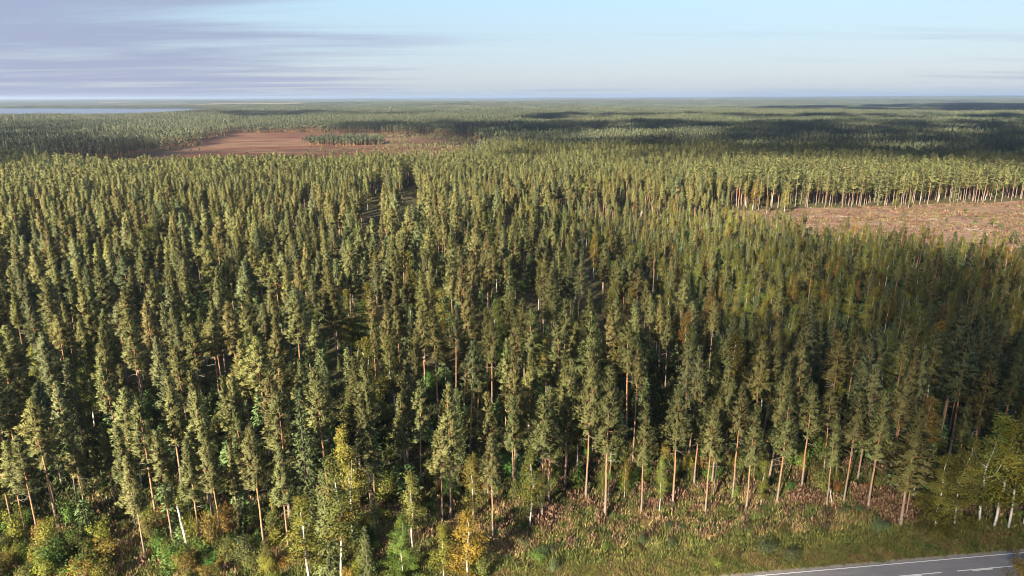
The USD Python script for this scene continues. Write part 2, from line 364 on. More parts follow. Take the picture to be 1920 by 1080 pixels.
# class prims: one per tree variant, with its parts
CLASSES = {}
def make_class(name, parts):
    path = '/World/class_' + name
    stage.CreateClassPrim(path)
    for pn, (g, m) in parts.items(): g.build(f'{path}/{pn}', m)
    CLASSES[name] = path
    return path

NP, NS, NB = 14, 6, 8
rs = np.random.default_rng(77)
HEIGHT = {}
for i in range(NP):
    H = 22.0; HEIGHT[f'pine_{i}'] = H
    c = PINE * np.array([[1, 1, 1], [1.12, 1.02, 0.95], [0.86, 0.98, 1.25], [0.95, 1, 1], [1.05, 0.98, 0.9]][i % 5])
    make_class(f'pine_{i}', pine_geo(100 + i, H, [0.42, 0.5, 0.46, 0.52, 0.38, 0.45, 0.58, 0.40, 0.5, 0.64, 0.44, 0.36, 0.48, 0.55][i], [2.3, 2.7, 2.1, 2.5, 2.9, 2.0, 2.4, 3.0, 2.2, 2.4, 2.6, 1.9, 2.7, 2.3][i], 1.0, c))
for i in range(NS):
    HEIGHT[f'spruce_{i}'] = 19.0
    make_class(f'spruce_{i}', spruce_geo(200 + i, 19.0, [2.0, 2.3, 1.8, 2.2, 2.5, 1.7][i], 1.0))
BC = [BIRCH, BIRCH * [1.12, 1.02, 0.95], BIRCH * [0.85, 0.95, 1.1], np.array([0.15, 0.115, 0.022]), BIRCH * [1.1, 1.12, 0.9], np.array([0.125, 0.105, 0.022]), np.array([0.085, 0.11, 0.026]), BIRCH]
for i in range(NB):
    HEIGHT[f'birch_{i}'] = 16.0
    make_class(f'birch_{i}', birch_geo(300 + i, 16.0, [1.9, 2.2, 1.8, 2.0, 2.3, 1.9, 2.1, 2.4][i], 1.0, [0.3, 0.25, 0.35, 0.28, 0.2, 0.4, 0.3, 0.25][i], BC[i]))
HEIGHT['birch_gold'] = 16.0; make_class('birch_gold', birch_geo(340, 16.0, 2.3, 1.0, 0.12, GOLD))
HEIGHT['birch_fork'] = 16.0; make_class('birch_fork', birch_geo(341, 16.0, 2.2, 1.0, 0.22, BIRCH * [1.15, 1.1, 0.9], True, 3))
HEIGHT['birch_green'] = 16.0; make_class('birch_green', birch_geo(342, 16.0, 3.6, 1.25, 0.05, [0.10, 0.14, 0.026]))
HEIGHT['birch_ochre'] = 16.0; make_class('birch_ochre', birch_geo(343, 16.0, 3.3, 1.2, 0.10, [0.118, 0.104, 0.024]))
SC = {'green': (0.075, 0.125, 0.022), 'yellow': (0.145, 0.135, 0.022), 'olive': (0.095, 0.10, 0.024), 'amber': (0.17, 0.10, 0.02), 'russet': (0.12, 0.055, 0.026), 'teal': (0.07, 0.092, 0.04)}
for k, (n, c) in enumerate(SC.items()):
    for j in range(2):
        HEIGHT[f'shrub_{n}_{j}'] = 3.0
        make_class(f'shrub_{n}_{j}', shrub_geo(400 + 10 * k + j, 3.0, 1.3 + 0.3 * j, c))
for j in range(2):
    HEIGHT[f'sapling_{j}'] = 4.0
    make_class(f'sapling_{j}', spruce_geo(480 + j, 4.0, 1.25, 1.0, 0.03, SPRUCE * [1.0, 1.25, 1.2]))

def place(cls, name, x, y, h, label, cat, group=None, rz=0.0, wide=1.0, tilt=(0, 0)):
    s = h / HEIGHT[cls]
    x_ = UsdGeom.Xform.Define(stage, numbered('/World', name))
    x_.AddTranslateOp().Set(Gf.Vec3d(float(x), float(y), float(terrain(x, y)) - 0.08))
    x_.AddRotateXYZOp().Set(Gf.Vec3f(float(tilt[0]), float(tilt[1]), float(math.degrees(rz))))
    x_.AddScaleOp().Set(Gf.Vec3f(float(s * wide), float(s * wide), float(s)))
    p = x_.GetPrim(); p.GetReferences().AddInternalReference(CLASSES[cls]); p.SetInstanceable(True)
    return tag(p, label, cat, group)

def quat_array(rz, tx=None, ty=None):
    n = len(rz); q = np.zeros((n, 4)); q[:, 0] = np.cos(rz / 2); q[:, 3] = np.sin(rz / 2)
    if tx is not None:
        q[:, 1] = tx / 2; q[:, 2] = ty / 2
        q /= np.linalg.norm(q, axis=1, keepdims=True)
    return Vt.QuathArray([Gf.Quath(float(a), float(b), float(c), float(d)) for a, b, c, d in q])

def instancer(name, protos, P, idx, rz, scale, label, cat, tilt=None):
    """protos: list of callables that define the prototype under a path, or class names."""
    path = numbered('/World', name)
    pi = UsdGeom.PointInstancer.Define(stage, path)
    for k, pr in enumerate(protos):
        pp = f'{path}/prototype_{k}'
        if isinstance(pr, str):
            UsdGeom.Xform.Define(stage, pp).GetPrim().GetReferences().AddInternalReference(pr)
        else:
            UsdGeom.Xform.Define(stage, pp)
            for pn, (g, m) in pr.items(): g.build(f'{pp}/{pn}', m)
        pi.GetPrototypesRel().AddTarget(pp)
    pi.CreateProtoIndicesAttr(Vt.IntArray.FromNumpy(np.asarray(idx, np.int32)))
    pi.CreatePositionsAttr(Vt.Vec3fArray.FromNumpy(np.asarray(P, np.float32)))
    tl = (None, None) if tilt is None else (tilt[:, 0], tilt[:, 1])
    pi.CreateOrientationsAttr(quat_array(np.asarray(rz), *tl))
    pi.CreateScalesAttr(Vt.Vec3fArray.FromNumpy(np.asarray(scale, np.float32)))
    tag(pi, label, cat, None, 'stuff')
    return pi

# ------------------------------------------------------------------ the ground
LAKE = np.array([[-4200, 2950], [-3300, 2850], [-2300, 2850], [-1600, 3050], [-1400, 3400], [-1550, 4150], [-2400, 4500], [-3400, 4750], [-4600, 4900], [-6000, 4700], [-6200, 3500]], float)
def blob(poly, n=160, amp=0.03, seed=0):
    """A polygon with a natural, wandering outline."""
    p = np.vstack([poly, poly[:1]]); d = np.r_[0, np.cumsum(np.linalg.norm(np.diff(p, axis=0), axis=1))]
    s = np.linspace(0, d[-1], n, endpoint=False)
    q = np.stack([np.interp(s, d, p[:, 0]), np.interp(s, d, p[:, 1])], 1)
    for _ in range(int(n / len(poly) / 2)): q = (np.roll(q, 1, 0) + 2 * q + np.roll(q, -1, 0)) / 4
    size = math.sqrt(abs(np.sum(q[:, 0] * np.roll(q[:, 1], -1) - q[:, 1] * np.roll(q[:, 0], -1))) / 2)
    off = (np.stack([n2(q[:, 0], q[:, 1], size * 0.12, seed + 1), n2(q[:, 0], q[:, 1], size * 0.12, seed + 2)], 1) - 0.5) * size * amp * 4
    return q + off
BOG = blob(np.array([[-430, 800], [-450, 1000], [-490, 1180], [-540, 1330], [-250, 1330], [-140, 1220], [-40, 1060], [-30, 900], [-20, 700], [-70, 590], [-180, 565], [-300, 555], [-400, 610], [-470, 690]], float), 200, 0.03, 3)
BOG2 = blob(np.array([[-2700, 5400], [-1700, 5200], [-1500, 6600], [-2300, 7600], [-2900, 6800]], float), 120, 0.04, 5)
FEN = blob(np.array([[20, 1640], [150, 1590], [250, 1680], [230, 1830], [110, 1860], [30, 1760]], float), 80, 0.04, 7)
SHORE = blob(np.array([[-2900, 2150], [-1800, 2150], [-1250, 2300], [-1250, 2900], [-1500, 3400], [-3400, 3050], [-4600, 3100], [-4200, 2300]], float), 120, 0.03, 8)
CLEAR = blob(np.array([[104, 372], [112, 392], [135, 400], [175, 408], [240, 417], [310, 432], [420, 470], [470, 400], [400, 310], [330, 260], [250, 258], [190, 276], [160, 305], [130, 345]], float), 160, 0.02, 9)
LAKE = blob(LAKE, 160, 0.03, 11)
ISLAND = blob(np.array([[-290, 985], [-240, 970], [-190, 980], [-190, 1030], [-240, 1035], [-285, 1030]], float), 50, 0.03, 13)

def terrain(x, y):
    x, y = np.asarray(x, float), np.asarray(y, float)
    d = np.hypot(x, y)
    h = (n2(x, y, 1700, 21, 3) - 0.5) * 90 * smooth(1700, 5200, d)
    flat = 1 - smooth(0.0, 1.0, np.clip((np.hypot((x + 3300) / 1.7, y - 3750) - 900) / 700, 0, 1))
    h = h * (1 - flat)
    h = h + 34 * smooth(6000, 17000, d) * smooth(-2000, 14000, x) - 8 * smooth(4000, 9000, d)
    knoll = 3.5 * np.exp(-(((x + 190) / 110) ** 2 + ((y - 480) / 60) ** 2))
    return h + knoll

def sheet_mat(name, nodes, links):
    base = {'g': ('geometry', {}), 'p': ('principled_bsdf', {'roughness': 0.95, 'specular_ior_level': 0.1})}
    return usdkit.material(stage, '/World/Looks/' + name, {**base, **nodes}, links, surface='p.BSDF')

def two_noise(name, s1, s2, ramp1, ramp2, f=0.5, stretch=(1, 1, 1), bump=0.0):
    return sheet_mat(name, {
        'mp': ('mapping', {'scale': stretch}),
        'a': ('noise_texture', {'scale': s1, 'detail': 6.0, 'roughness': 0.62, 'distortion': 0.6}), 'b': ('noise_texture', {'scale': s2, 'detail': 5.0, 'roughness': 0.7}),
        'ra': ('rgb_ramp', {'ramp': ramp1}), 'rb': ('rgb_ramp', {'ramp': ramp2}), 'm': ('mix', {'fac': f}),
        'bm': ('bump', {'strength': bump, 'distance': 0.5})},
        [('g.position', 'mp.vector'), ('mp.vector', 'a.vector'), ('mp.vector', 'b.vector'), ('a.fac', 'ra.fac'), ('b.fac', 'rb.fac'), ('ra.color', 'm.color1'), ('rb.color', 'm.color2'),
         ('b.fac', 'bm.height'), ('bm.normal', 'p.normal'), ('m.color', 'p.base_color')])

M_ground = two_noise('forest_floor', 0.05, 0.9, [(0.3, (0.024, 0.027, 0.012)), (0.5, (0.040, 0.034, 0.016)), (0.7, (0.034, 0.042, 0.014))], [(0.3, (0.018, 0.017, 0.010)), (0.55, (0.045, 0.042, 0.02)), (0.75, (0.065, 0.052, 0.028))], 0.5, bump=0.6)
M_bog = two_noise('bog_moss', 0.007, 0.05, [(0.40, (0.105, 0.066, 0.036)), (0.46, (0.085, 0.040, 0.023)), (0.51, (0.060, 0.015, 0.009)), (0.57, (0.045, 0.022, 0.013)), (0.64, (0.10, 0.062, 0.034))], [(0.38, (0.022, 0.013, 0.008)), (0.5, (0.06, 0.030, 0.018)), (0.62, (0.125, 0.078, 0.044))], 0.42, (0.4, 1, 1))
M_bogfar = two_noise('far_bog_moss', 0.0012, 0.01, [(0.35, (0.28, 0.19, 0.10)), (0.6, (0.22, 0.10, 0.055))], [(0.35, (0.16, 0.10, 0.05)), (0.6, (0.30, 0.21, 0.12))], 0.5)
M_fen = two_noise('fen_sedge', 0.015, 0.1, [(0.35, (0.30, 0.235, 0.105)), (0.6, (0.22, 0.16, 0.07))], [(0.35, (0.18, 0.14, 0.06)), (0.6, (0.34, 0.27, 0.13))], 0.5)
M_clear = two_noise('clear_cut', 0.05, 0.5, [(0.40, (0.035, 0.03, 0.018)), (0.45, (0.085, 0.050, 0.036)), (0.51, (0.115, 0.078, 0.053)), (0.55, (0.038, 0.045, 0.018)), (0.60, (0.10, 0.058, 0.043)), (0.66, (0.05, 0.05, 0.022))], [(0.36, (0.04, 0.028, 0.02)), (0.5, (0.12, 0.073, 0.054)), (0.64, (0.20, 0.15, 0.105))], 0.5, (0.35, 1, 1), 0.8)
M_meadow = two_noise('rough_meadow', 0.10, 1.2, [(0.33, (0.075, 0.07, 0.028)), (0.5, (0.12, 0.075, 0.04)), (0.65, (0.10, 0.10, 0.03))], [(0.3, (0.05, 0.045, 0.02)), (0.55, (0.14, 0.105, 0.05)), (0.75, (0.2, 0.15, 0.08))], 0.5, bump=0.8)
M_verge = two_noise('mown_verge', 0.25, 3.0, [(0.35, (0.06, 0.065, 0.018)), (0.55, (0.10, 0.085, 0.025)), (0.7, (0.12, 0.085, 0.03))], [(0.3, (0.04, 0.045, 0.014)), (0.6, (0.11, 0.10, 0.035)), (0.8, (0.15, 0.12, 0.05))], 0.5, bump=0.6)
M_asphalt = two_noise('asphalt', 0.5, 14.0, [(0.35, (0.085, 0.085, 0.092)), (0.65, (0.125, 0.123, 0.130))], [(0.3, (0.07, 0.07, 0.076)), (0.7, (0.145, 0.142, 0.146))], 0.45, (0.3, 1.6, 1), 0.15)
M_paint = two_noise('road_paint', 1.0, 12.0, [(0.35, (0.40, 0.40, 0.40)), (0.65, (0.58, 0.58, 0.57))], [(0.36, (0.22, 0.22, 0.22)), (0.55, (0.62, 0.62, 0.61))], 0.5)
M_gravel = two_noise('shoulder_gravel', 0.8, 9.0, [(0.35, (0.12, 0.105, 0.09)), (0.65, (0.17, 0.15, 0.13))], [(0.3, (0.08, 0.07, 0.06)), (0.7, (0.22, 0.2, 0.175))], 0.5)
M_water = usdkit.material(stage, '/World/Looks/lake_water', {
    'g': ('geometry', {}), 'n': ('noise_texture', {'scale': 0.05, 'detail': 4.0}), 'b': ('bump', {'strength': 0.25, 'distance': 0.5}),
    'p': ('principled_bsdf', {'base_color': (0.03, 0.04, 0.06), 'roughness': 0.18, 'ior': 1.33})},
    [('g.position', 'n.vector'), ('n.fac', 'b.height'), ('b.normal', 'p.normal')], surface='p.BSDF')

rr = np.r_[0, np.geomspace(20, 90000, 210)]; na = 240
aa = np.arange(na) * 2 * PI / na
X, Y = np.outer(rr, np.sin(aa)), np.outer(rr, np.cos(aa))
V = np.stack([X, Y, terrain(X, Y)], -1).reshape(-1, 3)
i, j = np.meshgrid(np.arange(len(rr) - 1), np.arange(na), indexing='ij')
q = np.stack([i * na + j, i * na + (j + 1) % na, (i + 1) * na + (j + 1) % na, (i + 1) * na + j], -1).reshape(-1, 4)
F = np.vstack([q[:, [0, 2, 1]], q[:, [0, 3, 2]]]); F = F[(V[F].std(1).sum(1) > 0)]
tag(usdkit.mesh(stage, '/World/ground', (V, F), M_ground, smooth=True), 'dark mossy forest ground under the whole pine forest', None, None, 'structure')

def sheet(name, poly, z, mat, label, kind='structure'):
    from shapely.geometry import Polygon
    v, f = trimesh.creation.triangulate_polygon(Polygon(poly).buffer(0), engine='earcut')
    v = np.column_stack([v, np.full(len(v), z)])
    a = np.cross(v[f[:, 1]] - v[f[:, 0]], v[f[:, 2]] - v[f[:, 0]])[:, 2]
    f = np.where(a[:, None] < 0, f[:, ::-1], f)
    return tag(usdkit.mesh(stage, numbered('/World', name), (v, f), mat), label, None, None, kind)

sheet('bog', BOG, 0.15, M_bog, 'open reddish brown bog with tan patches beyond the pine stand at left')
sheet('far_bog', BOG2, float(max(terrain(BOG2[:, 0], BOG2[:, 1]))) + 6.0, M_bogfar, 'pale tan bog far off near the horizon')
sheet('fen', FEN, float(max(terrain(FEN[:, 0], FEN[:, 1]))) + 0.3, M_fen, 'small straw yellow fen clearing in the far forest')
ro = np.random.default_rng(19)
OPEN = []
for (px_, py_, w_, h_) in [(690, 219, 90, 1.6), (1090, 207, 70, 1.0), (860, 201, 90, 0.9), (1330, 203, 60, 0.8), (330, 197, 120, 0.8), (120, 193, 160, 0.7), (1560, 197, 80, 0.7), (1000, 193, 120, 0.5)]:
    P_ = blob(gpoly([(px_ - w_, py_), (px_ - w_ * 0.4, py_ - h_), (px_ + w_ * 0.6, py_ - h_), (px_ + w_, py_), (px_ + w_ * 0.3, py_ + h_), (px_ - w_ * 0.5, py_ + h_)]), 60, 0.04, 30 + len(OPEN))
    OPEN.append(P_)
    sheet('fen', P_, 0.0, M_bogfar if len(OPEN) % 2 else M_fen, 'pale straw opening in the far forest' )
    m_ = UsdGeom.Mesh.Get(stage, '/World/' + ('fen' if len(OPEN) == 0 else f'fen_{len(OPEN):03d}'))
    v_ = np.array(m_.GetPointsAttr().Get()); v_[:, 2] = terrain(v_[:, 0], v_[:, 1]) + 2.0; m_.GetPointsAttr().Set(Vt.Vec3fArray.FromNumpy(v_.astype(np.float32)))
sheet('lake_shore', SHORE, 0.4, M_fen, 'yellow sedge shore in front of the far lake')
sheet('lake', LAKE, 0.9, M_water, 'pale lavender blue lake far away at left')
sheet('clear_cut', CLEAR, 0.05, M_clear, 'pinkish brown felled clearing between the mixed wood and the tall pines')

# ------------------------------------------------------------------ the road
RA, RB = ground(1433, 1078.5, 0.16), ground(1920, 1036.0, 0.16)               # the white edge line runs through these
rd = unit(RB - RA); rn = np.array([rd[1], -rd[0]])                 # along the road; to its far side = towards the camera
def strip(o0, o1, s0, s1, z0, z1, n=60, wob=0.0, seed=0):
    s = np.linspace(s0, s1, n)
    w = (n2(s, s * 0, 3.0, seed) - 0.5) * wob * 2
    a = RA + np.outer(s, rd) + np.outer(o0 + w, rn); b = RA + np.outer(s, rd) + np.outer(np.full(n, o1), rn)
    v = np.vstack([np.column_stack([a, np.full(n, z0)]), np.column_stack([b, np.full(n, z1)])])
    k = np.arange(n - 1); f = np.vstack([np.stack([k, k + n, k + 1], 1), np.stack([k + 1, k + n, k + n + 1], 1)])
    return v, f
def flat(name, vf, mat, label, parent='/World', kind='structure'):
    v, f = vf
    a = np.cross(v[f[:, 1]] - v[f[:, 0]], v[f[:, 2]] - v[f[:, 0]])[:, 2]
    f = np.where(a[:, None] < 0, f[:, ::-1], f)
    p = usdkit.mesh(stage, numbered(parent, name), (v, f), mat)
    if label: tag(p, label, None, None, kind)
    return p
LANE = (ground(1794.6, 1070.6, 0.16) - RA) @ rn
flat('rough_meadow', strip(-24, -6.0, -140, 160, 0.03, 0.03, 120, 1.0, 4), M_meadow, 'rough meadow of grass and fireweed between road and pines')
flat('road_verge', strip(-6.3, -0.9, -140, 160, 0.04, 0.10, 160, 0.8, 2), M_verge, 'mown grass verge along the road')
flat('road_shoulder', strip(-0.95, -0.30, -140, 160, 0.104, 0.15, 160, 0.15, 3), M_gravel, 'narrow gravel shoulder along the asphalt road')
flat('road_shoulder', strip(2 * LANE + 0.3, 2 * LANE + 1.2, -140, 160, 0.15, 0.104, 160), M_gravel, 'gravel shoulder on the near side of the road')
road = UsdGeom.Xform.Define(stage, '/World/road'); tag(road, 'grey two lane asphalt road crossing the bottom right corner', None, None, 'structure')
flat('carriageway', strip(-0.32, 2 * LANE + 0.32, -140, 160, 0.155, 0.155, 100), M_asphalt, None, '/World/road')
flat('edge_line', strip(-0.05, 0.05, -140, 160, 0.160, 0.160, 100), M_paint, None, '/World/road')
flat('edge_line', strip(2 * LANE - 0.06, 2 * LANE + 0.06, -140, 160, 0.160, 0.160, 100), M_paint, None, '/World/road')
s_c = (ground(1794.6, 1070.6, 0.16) - RA) @ rd; s_e = (ground(1898, 1061.3, 0.16) - RA) @ rd
per = (s_e - s_c) + 2.4
for k in range(-6, 7):
    flat('centre_line', strip(LANE - 0.06, LANE + 0.06, s_c + k * per, s_e + k * per, 0.160, 0.160, 8), M_paint, None, '/World/road')
    flat('centre_line', strip(LANE + 0.14, LANE + 0.26, s_c + k * per + 2.2, s_c + k * per + 5.4, 0.160, 0.160, 8), M_paint, None, '/World/road')

# ------------------------------------------------------------------ clouds behind and above the viewpoint whose shadows lie on the land
CLOUD_Z = 1500.0
M_cloud = usdkit.material(stage, '/World/Looks/cloud', {'d': ('diffuse_bsdf', {'color': (0.9, 0.9, 0.92)}), 't': ('transparent_bsdf', {}), 'm': ('mix_closure', {'fac': 0.45})},
                          [('d.BSDF', 'm.closure1'), ('t.BSDF', 'm.closure2')], surface='m.closure')
SHIFT = SUN[:2] / SUN[2] * (CLOUD_Z - 15)
rc = np.random.default_rng(5)
def cloud(poly, size, cover, label, feather=None):
    """A flock of small cloud puffs, thinning out towards its edge."""
    import shapely
    poly = np.asarray(poly, float); lo, hi = poly.min(0), poly.max(0); ico = trimesh.creation.icosphere(1)
    n = int(cover * (hi - lo).prod() / (2.0 * size ** 2)); feather = feather or size * 4
    c = rc.uniform(lo, hi, (n, 2))
    dist = shapely.distance(shapely.Polygon(poly).buffer(0).boundary, shapely.points(c)) * np.where(inside(poly, c[:, 0], c[:, 1]), 1, 0)
    c = c[rc.random(n) < smooth(0, feather, dist) * smooth(0.30, 0.55, n2(c[:, 0], c[:, 1], size * 7, 60))]
    m = len(c); s_ = size * rc.uniform(0.6, 1.1, m)[:, None, None] * np.array([1.0, 0.9, 0.5])
    V = ico.vertices[None] * rc.uniform(0.75, 1.2, (m, len(ico.vertices), 1)) * s_
    V = V + np.column_stack([c + SHIFT, CLOUD_Z + rc.uniform(-40, 40, m)])[:, None]
    F = (np.arange(m)[:, None, None] * len(ico.vertices) + ico.faces[None]).reshape(-1, 3)
    tag(usdkit.mesh(stage, numbered('/World', 'cloud'), (V.reshape(-1, 3), F), M_cloud, smooth=True), label, None, None, 'structure')
def cpoly(pts): return [ground(a, b, 15.0) for a, b in pts]
cloud(cpoly([(1430, 1090), (1390, 930), (1330, 780), (1200, 690), (1050, 650), (740, 600), (640, 520), (720, 440), (1000, 416), (1080, 432), (1350, 452), (1920, 470), (2300, 600)]) + [np.array(v_) for v_ in ((240, 100), (240, -80), (5, -80), (18, 40))], 11, 1.5, 'thin broken cloud high above the viewpoint whose shade lies on the mixed wood', 32)
cloud(cpoly([(1500, 1090), (1480, 930), (1400, 760), (1350, 600), (1350, 480), (1500, 452), (2300, 480)]) + [np.array(v_) for v_ in ((240, 100), (240, -80), (20, -80), (26, 40))], 11, 0.8, 'second thin cloud high above whose shade lies below the clearing', 32)
cloud(cpoly([(-250, 540), (300, 575), (660, 530), (640, 425), (300, 408), (-250, 440)]), 11, 1.4, 'wisps of cloud high above whose shade lies on the left pine stand', 45)
cloud(cpoly([(900, 300), (1100, 288), (1400, 298), (1920, 330), (2400, 335), (2400, 226), (1400, 224), (1100, 226), (600, 226), (600, 238), (900, 262)]), 24, 1.7, 'wide broken cloud high above whose shade lies on the far dark forest', 150)
cloud(cpoly([(-300, 330), (100, 320), (250, 302), (300, 272), (250, 247), (100, 232), (-300, 228)]), 20, 1.5, 'broken cloud high above whose shade lies left of the bog', 110)
cloud(cpoly([(880, 222), (1300, 222), (2400, 224), (2400, 214), (1500, 213), (1000, 212)]), 40, 1.2, 'thin cloud high above whose shade lies on the far forest at right', 150)
cloud(cpoly([(380, 292), (880, 292), (860, 262), (420, 258)]), 18, 0.6, 'thin cloud high above whose shade lies on the bog', 90)
cloud(cpoly([(350, 222), (700, 218), (900, 214), (800, 208), (380, 208)]), 45, 1.4, 'broken cloud high above whose shade lies before the lake', 200)
cloud(cpoly([(1450, 206), (2400, 212), (2400, 193), (1500, 193), (1250, 196)]), 90, 1.6, 'large cloud high above whose shade lies on the far right forest', 600)

# ------------------------------------------------------------------ front trees read off the photograph one by one
front = []                                                             # (x, y) of every tree set by hand
rf = np.random.default_rng(11)
def set_tree(cls, name, bx, by, ty, label, cat, group=None, wide=1.0, tilt=(0, 0), keep=2.4, mark=None):
    if mark: MARKS.append(((bx, ty), mark))
    b = ground(bx, by); h = height_to(b, ty); front.append((b[0], b[1], keep))
    return place(cls, name, b[0], b[1], h, label, cat, group, rf.uniform(0, 2 * PI), wide, tilt)

LEFT_G = 'front row pines above the shrubs at the left'
FRONT_NAMES = 'the nearest left pine|the pine left of the snag|the pine right of the snag|the narrow amber footed pine|the short thin left pine|the tall pale left pine|the low branched front pine|the bluish left pine|the wind swept left pine|the small thin left pine|the leaning left pine|the yellow shrub pine|the left corner pine|the left edge pine|the hidden left pine|the dense twin pine|the stem by the dense pine|the wide low pine|the very tall narrow pine|the bluish middle pine|the whiskery pine|the slender red pine|the straight middle pine|the heavy crowned pine|the right reaching pine|the pine by the bare birch|the tallest middle pine|the lower middle pine|the open crowned pine|the lone pine|the set back right pine|the red fireweed pine|the thin fireweed pine|the narrow right row pine|the double stemmed pine|the small double stem pine|the bushy right row pine|the pale right row pine|the slim dead stem pine|the grey stemmed pine|the thick orange pine|the shaded right pine'.split('|')
for k, (bx, by, ty, w, lab) in enumerate([
    (273, 1045, 855, 1.05, 'nearest left pine, straight orange trunk standing lowest among the yellow shrubs'),
    (325, 1022, 812, 1.0, 'slim lit pine just left of the white broken snag'),
    (378, 1027, 826, 1.05, 'lit pine just right of the white broken snag'),
    (419, 1029, 820, 0.9, 'narrow crowned pine with amber shrubs around its orange trunk'),
    (449, 994, 835, 0.85, 'short thin pine set back between amber shrub and tall pale pine'),
    (497, 1038, 802, 1.05, 'tall pale pine with long clean orange trunk near the forked birch'),
    (542, 1038, 834, 1.0, 'last front pine left of the dark tall spruce, with low side branch'),
    (164, 974, 820, 1.0, 'bluish pine above the dark green spruce thicket at left'),
    (102, 946, 788, 1.2, 'broad wind swept pine behind the left corner shrubs'),
    (194, 953, 837, 0.7, 'small thin crowned pine beside a leaning orange trunk'),
    (216, 945, 809, 0.85, 'leaning orange trunked pine with sparse one sided crown'),
    (77, 1031, 820, 1.1, 'front pine left of the round yellow shrub'),
    (50, 1005, 827, 1.1, 'wide crowned pine second from the left edge'),
    (8, 1040, 870, 1.15, 'pine cut by the left edge of the view'),
    (256, 992, 800, 1.0, 'pine standing right behind the nearest left pine'),
    (698, 981, 770, 0.95, 'twin trunked looking dense pine right of the forked birch'),
    (704, 965, 790, 0.8, 'second orange stem close beside the dense pine by the forked birch'),
    (830, 981, 809, 1.15, 'wide low crowned pine left of the golden birch'),
    (845, 974, 719, 0.95, 'very tall narrow pine behind the golden birch'),
    (924, 1013, 820, 1.0, 'bluish pine with bare orange trunk right of the golden birch'),
    (762, 925, 740, 1.0, 'pine with whiskery dead twigs under its crown above the thin curved birch'),
    (915, 930, 738, 1.0, 'slender pine with red trunk behind the bluish pine'),
    (962, 927, 740, 0.9, 'straight pine left of the white stemmed birch'),
    (1016, 975, 746, 1.15, 'tall pine with heavy crown at the top of the fireweed slope'),
    (1029, 946, 726, 1.15, 'pine close behind the heavy crowned pine with branches reaching right'),
    (1098, 936, 688, 0.95, 'tall pine right of the bare white birch stem'),
    (1134, 974, 690, 1.0, 'tallest pine in the middle of the fireweed edge'),
    (1140, 943, 760, 0.8, 'lower pine hidden behind the tallest middle pine'),
    (1202, 964, 753, 0.9, 'open crowned pine left of the tall lone pine'),
    (1261, 953, 730, 1.05, 'lone pine before the dark gap, dead twigs halfway up'),
    (1301, 911, 714, 1.0, 'straight pine set back at the left of the right hand row'),
    (1322, 964, 769, 1.0, 'shorter front pine on the reddest fireweed patch'),
    (1338, 935, 765, 0.85, 'thin pine behind the shorter front pine on red fireweed'),
    (1373, 936, 728, 0.95, 'narrow pine between two front pines of the right row'),
    (1398, 962, 758, 1.0, 'front pine with forked looking double stem in the right row'),
    (1408, 945, 790, 0.8, 'small pine against the double stemmed front pine'),
    (1456, 946, 740, 1.1, 'bushy crowned pine with ragged dead twigs in the right row'),
    (1502, 922, 721, 1.1, 'pale crowned pine at the bend of the right row'),
    (1549, 950, 776, 0.85, 'slim low pine next to a leaning dead stem'),
    (1581, 945, 735, 0.95, 'thin grey stemmed pine in the shaded right row'),
    (1627, 957, 735, 1.15, 'thick orange trunked pine in the shaded right row'),
    (1667, 901, 710, 1.15, 'tall pine set back in the shade left of the birches'),
]):
    set_tree(f'pine_{(k * 7 + 3) % NP}', 'pine_tree', bx, by, ty, lab, 'pine tree', None, w, (rf.normal(0, 0.6), rf.normal(0, 0.6)), mark=FRONT_NAMES[k])
set_tree('pine_9', 'pine_tree', 1688, 988, 770, 'big green pine branched low down beside the road end of the birches', 'pine tree', None, 1.5, keep=4, mark='the big green pine')
set_tree('pine_6', 'pine_tree', 1697, 975, 800, 'reddish twin stem leaning on the big green pine by the birches', 'pine tree', None, 0.9)
set_tree('birch_fork', 'birch_tree', 660, 1010, 800, 'birch with bare white forked limbs at the left of the middle', 'birch tree', None, 1.15, mark='the forked birch')
set_tree('birch_2', 'birch_tree', 774, 1031, 886, 'birch with thin curved white stem above bright green bush', 'birch tree', None, 1.25, mark='the thin curved birch')
set_tree('birch_6', 'birch_tree', 994, 990, 838, 'white stemmed birch on the fireweed left of the heavy pine', 'birch tree', None, 1.25, mark='the white stemmed birch')
set_tree('birch_5', 'birch_tree', 1081, 901, 722, 'tall bare white birch stem with small high crown', 'birch tree', None, 0.75, mark='the bare white birch')
set_tree('birch_0', 'birch_tree', 888, 985, 850, 'olive birch between the golden birch and bluish pine', 'birch tree', None, 1.35)
set_tree('birch_gold', 'birch_tree', 876, 1092, 957, 'golden yellow birch at the bottom edge', 'birch tree', None, 1.9, keep=2, mark='the golden birch')
set_tree('birch_green', 'birch_tree', 757, 1092, 967, 'bright green bushy young birch at the bottom edge', 'birch tree', None, 1.3, keep=2, mark='the bright green birch')
set_tree('birch_4', 'birch_tree', 832, 1088, 985, 'small green young birch between bright green and golden trees', 'birch tree', None, 1.6, keep=1.5)
set_tree('birch_ochre', 'birch_tree', 1752, 997, 850, 'ochre leaved birch with white foot at the road bend', 'birch tree', None, 1.35, keep=3, mark='the ochre birch')
set_tree('birch_ochre', 'birch_tree', 1787, 1000, 812, 'tallest ochre birch by the road verge', 'birch tree', None, 1.15, keep=3, mark='the tall ochre birch')
set_tree('birch_fork', 'birch_tree', 1836, 978, 775, 'birch with crooked white forks right of the ochre birches', 'birch tree', None, 1.45, keep=3, mark='the crooked white birch')
set_tree('birch_3', 'birch_tree', 1863, 990, 790, 'birch with leaning white stem near the right edge', 'birch tree', None, 1.5, (0, 3), keep=3)
set_tree('birch_1', 'birch_tree', 1890, 992, 800, 'birch with stub of white stem at the right edge', 'birch tree', None, 1.4, keep=3)
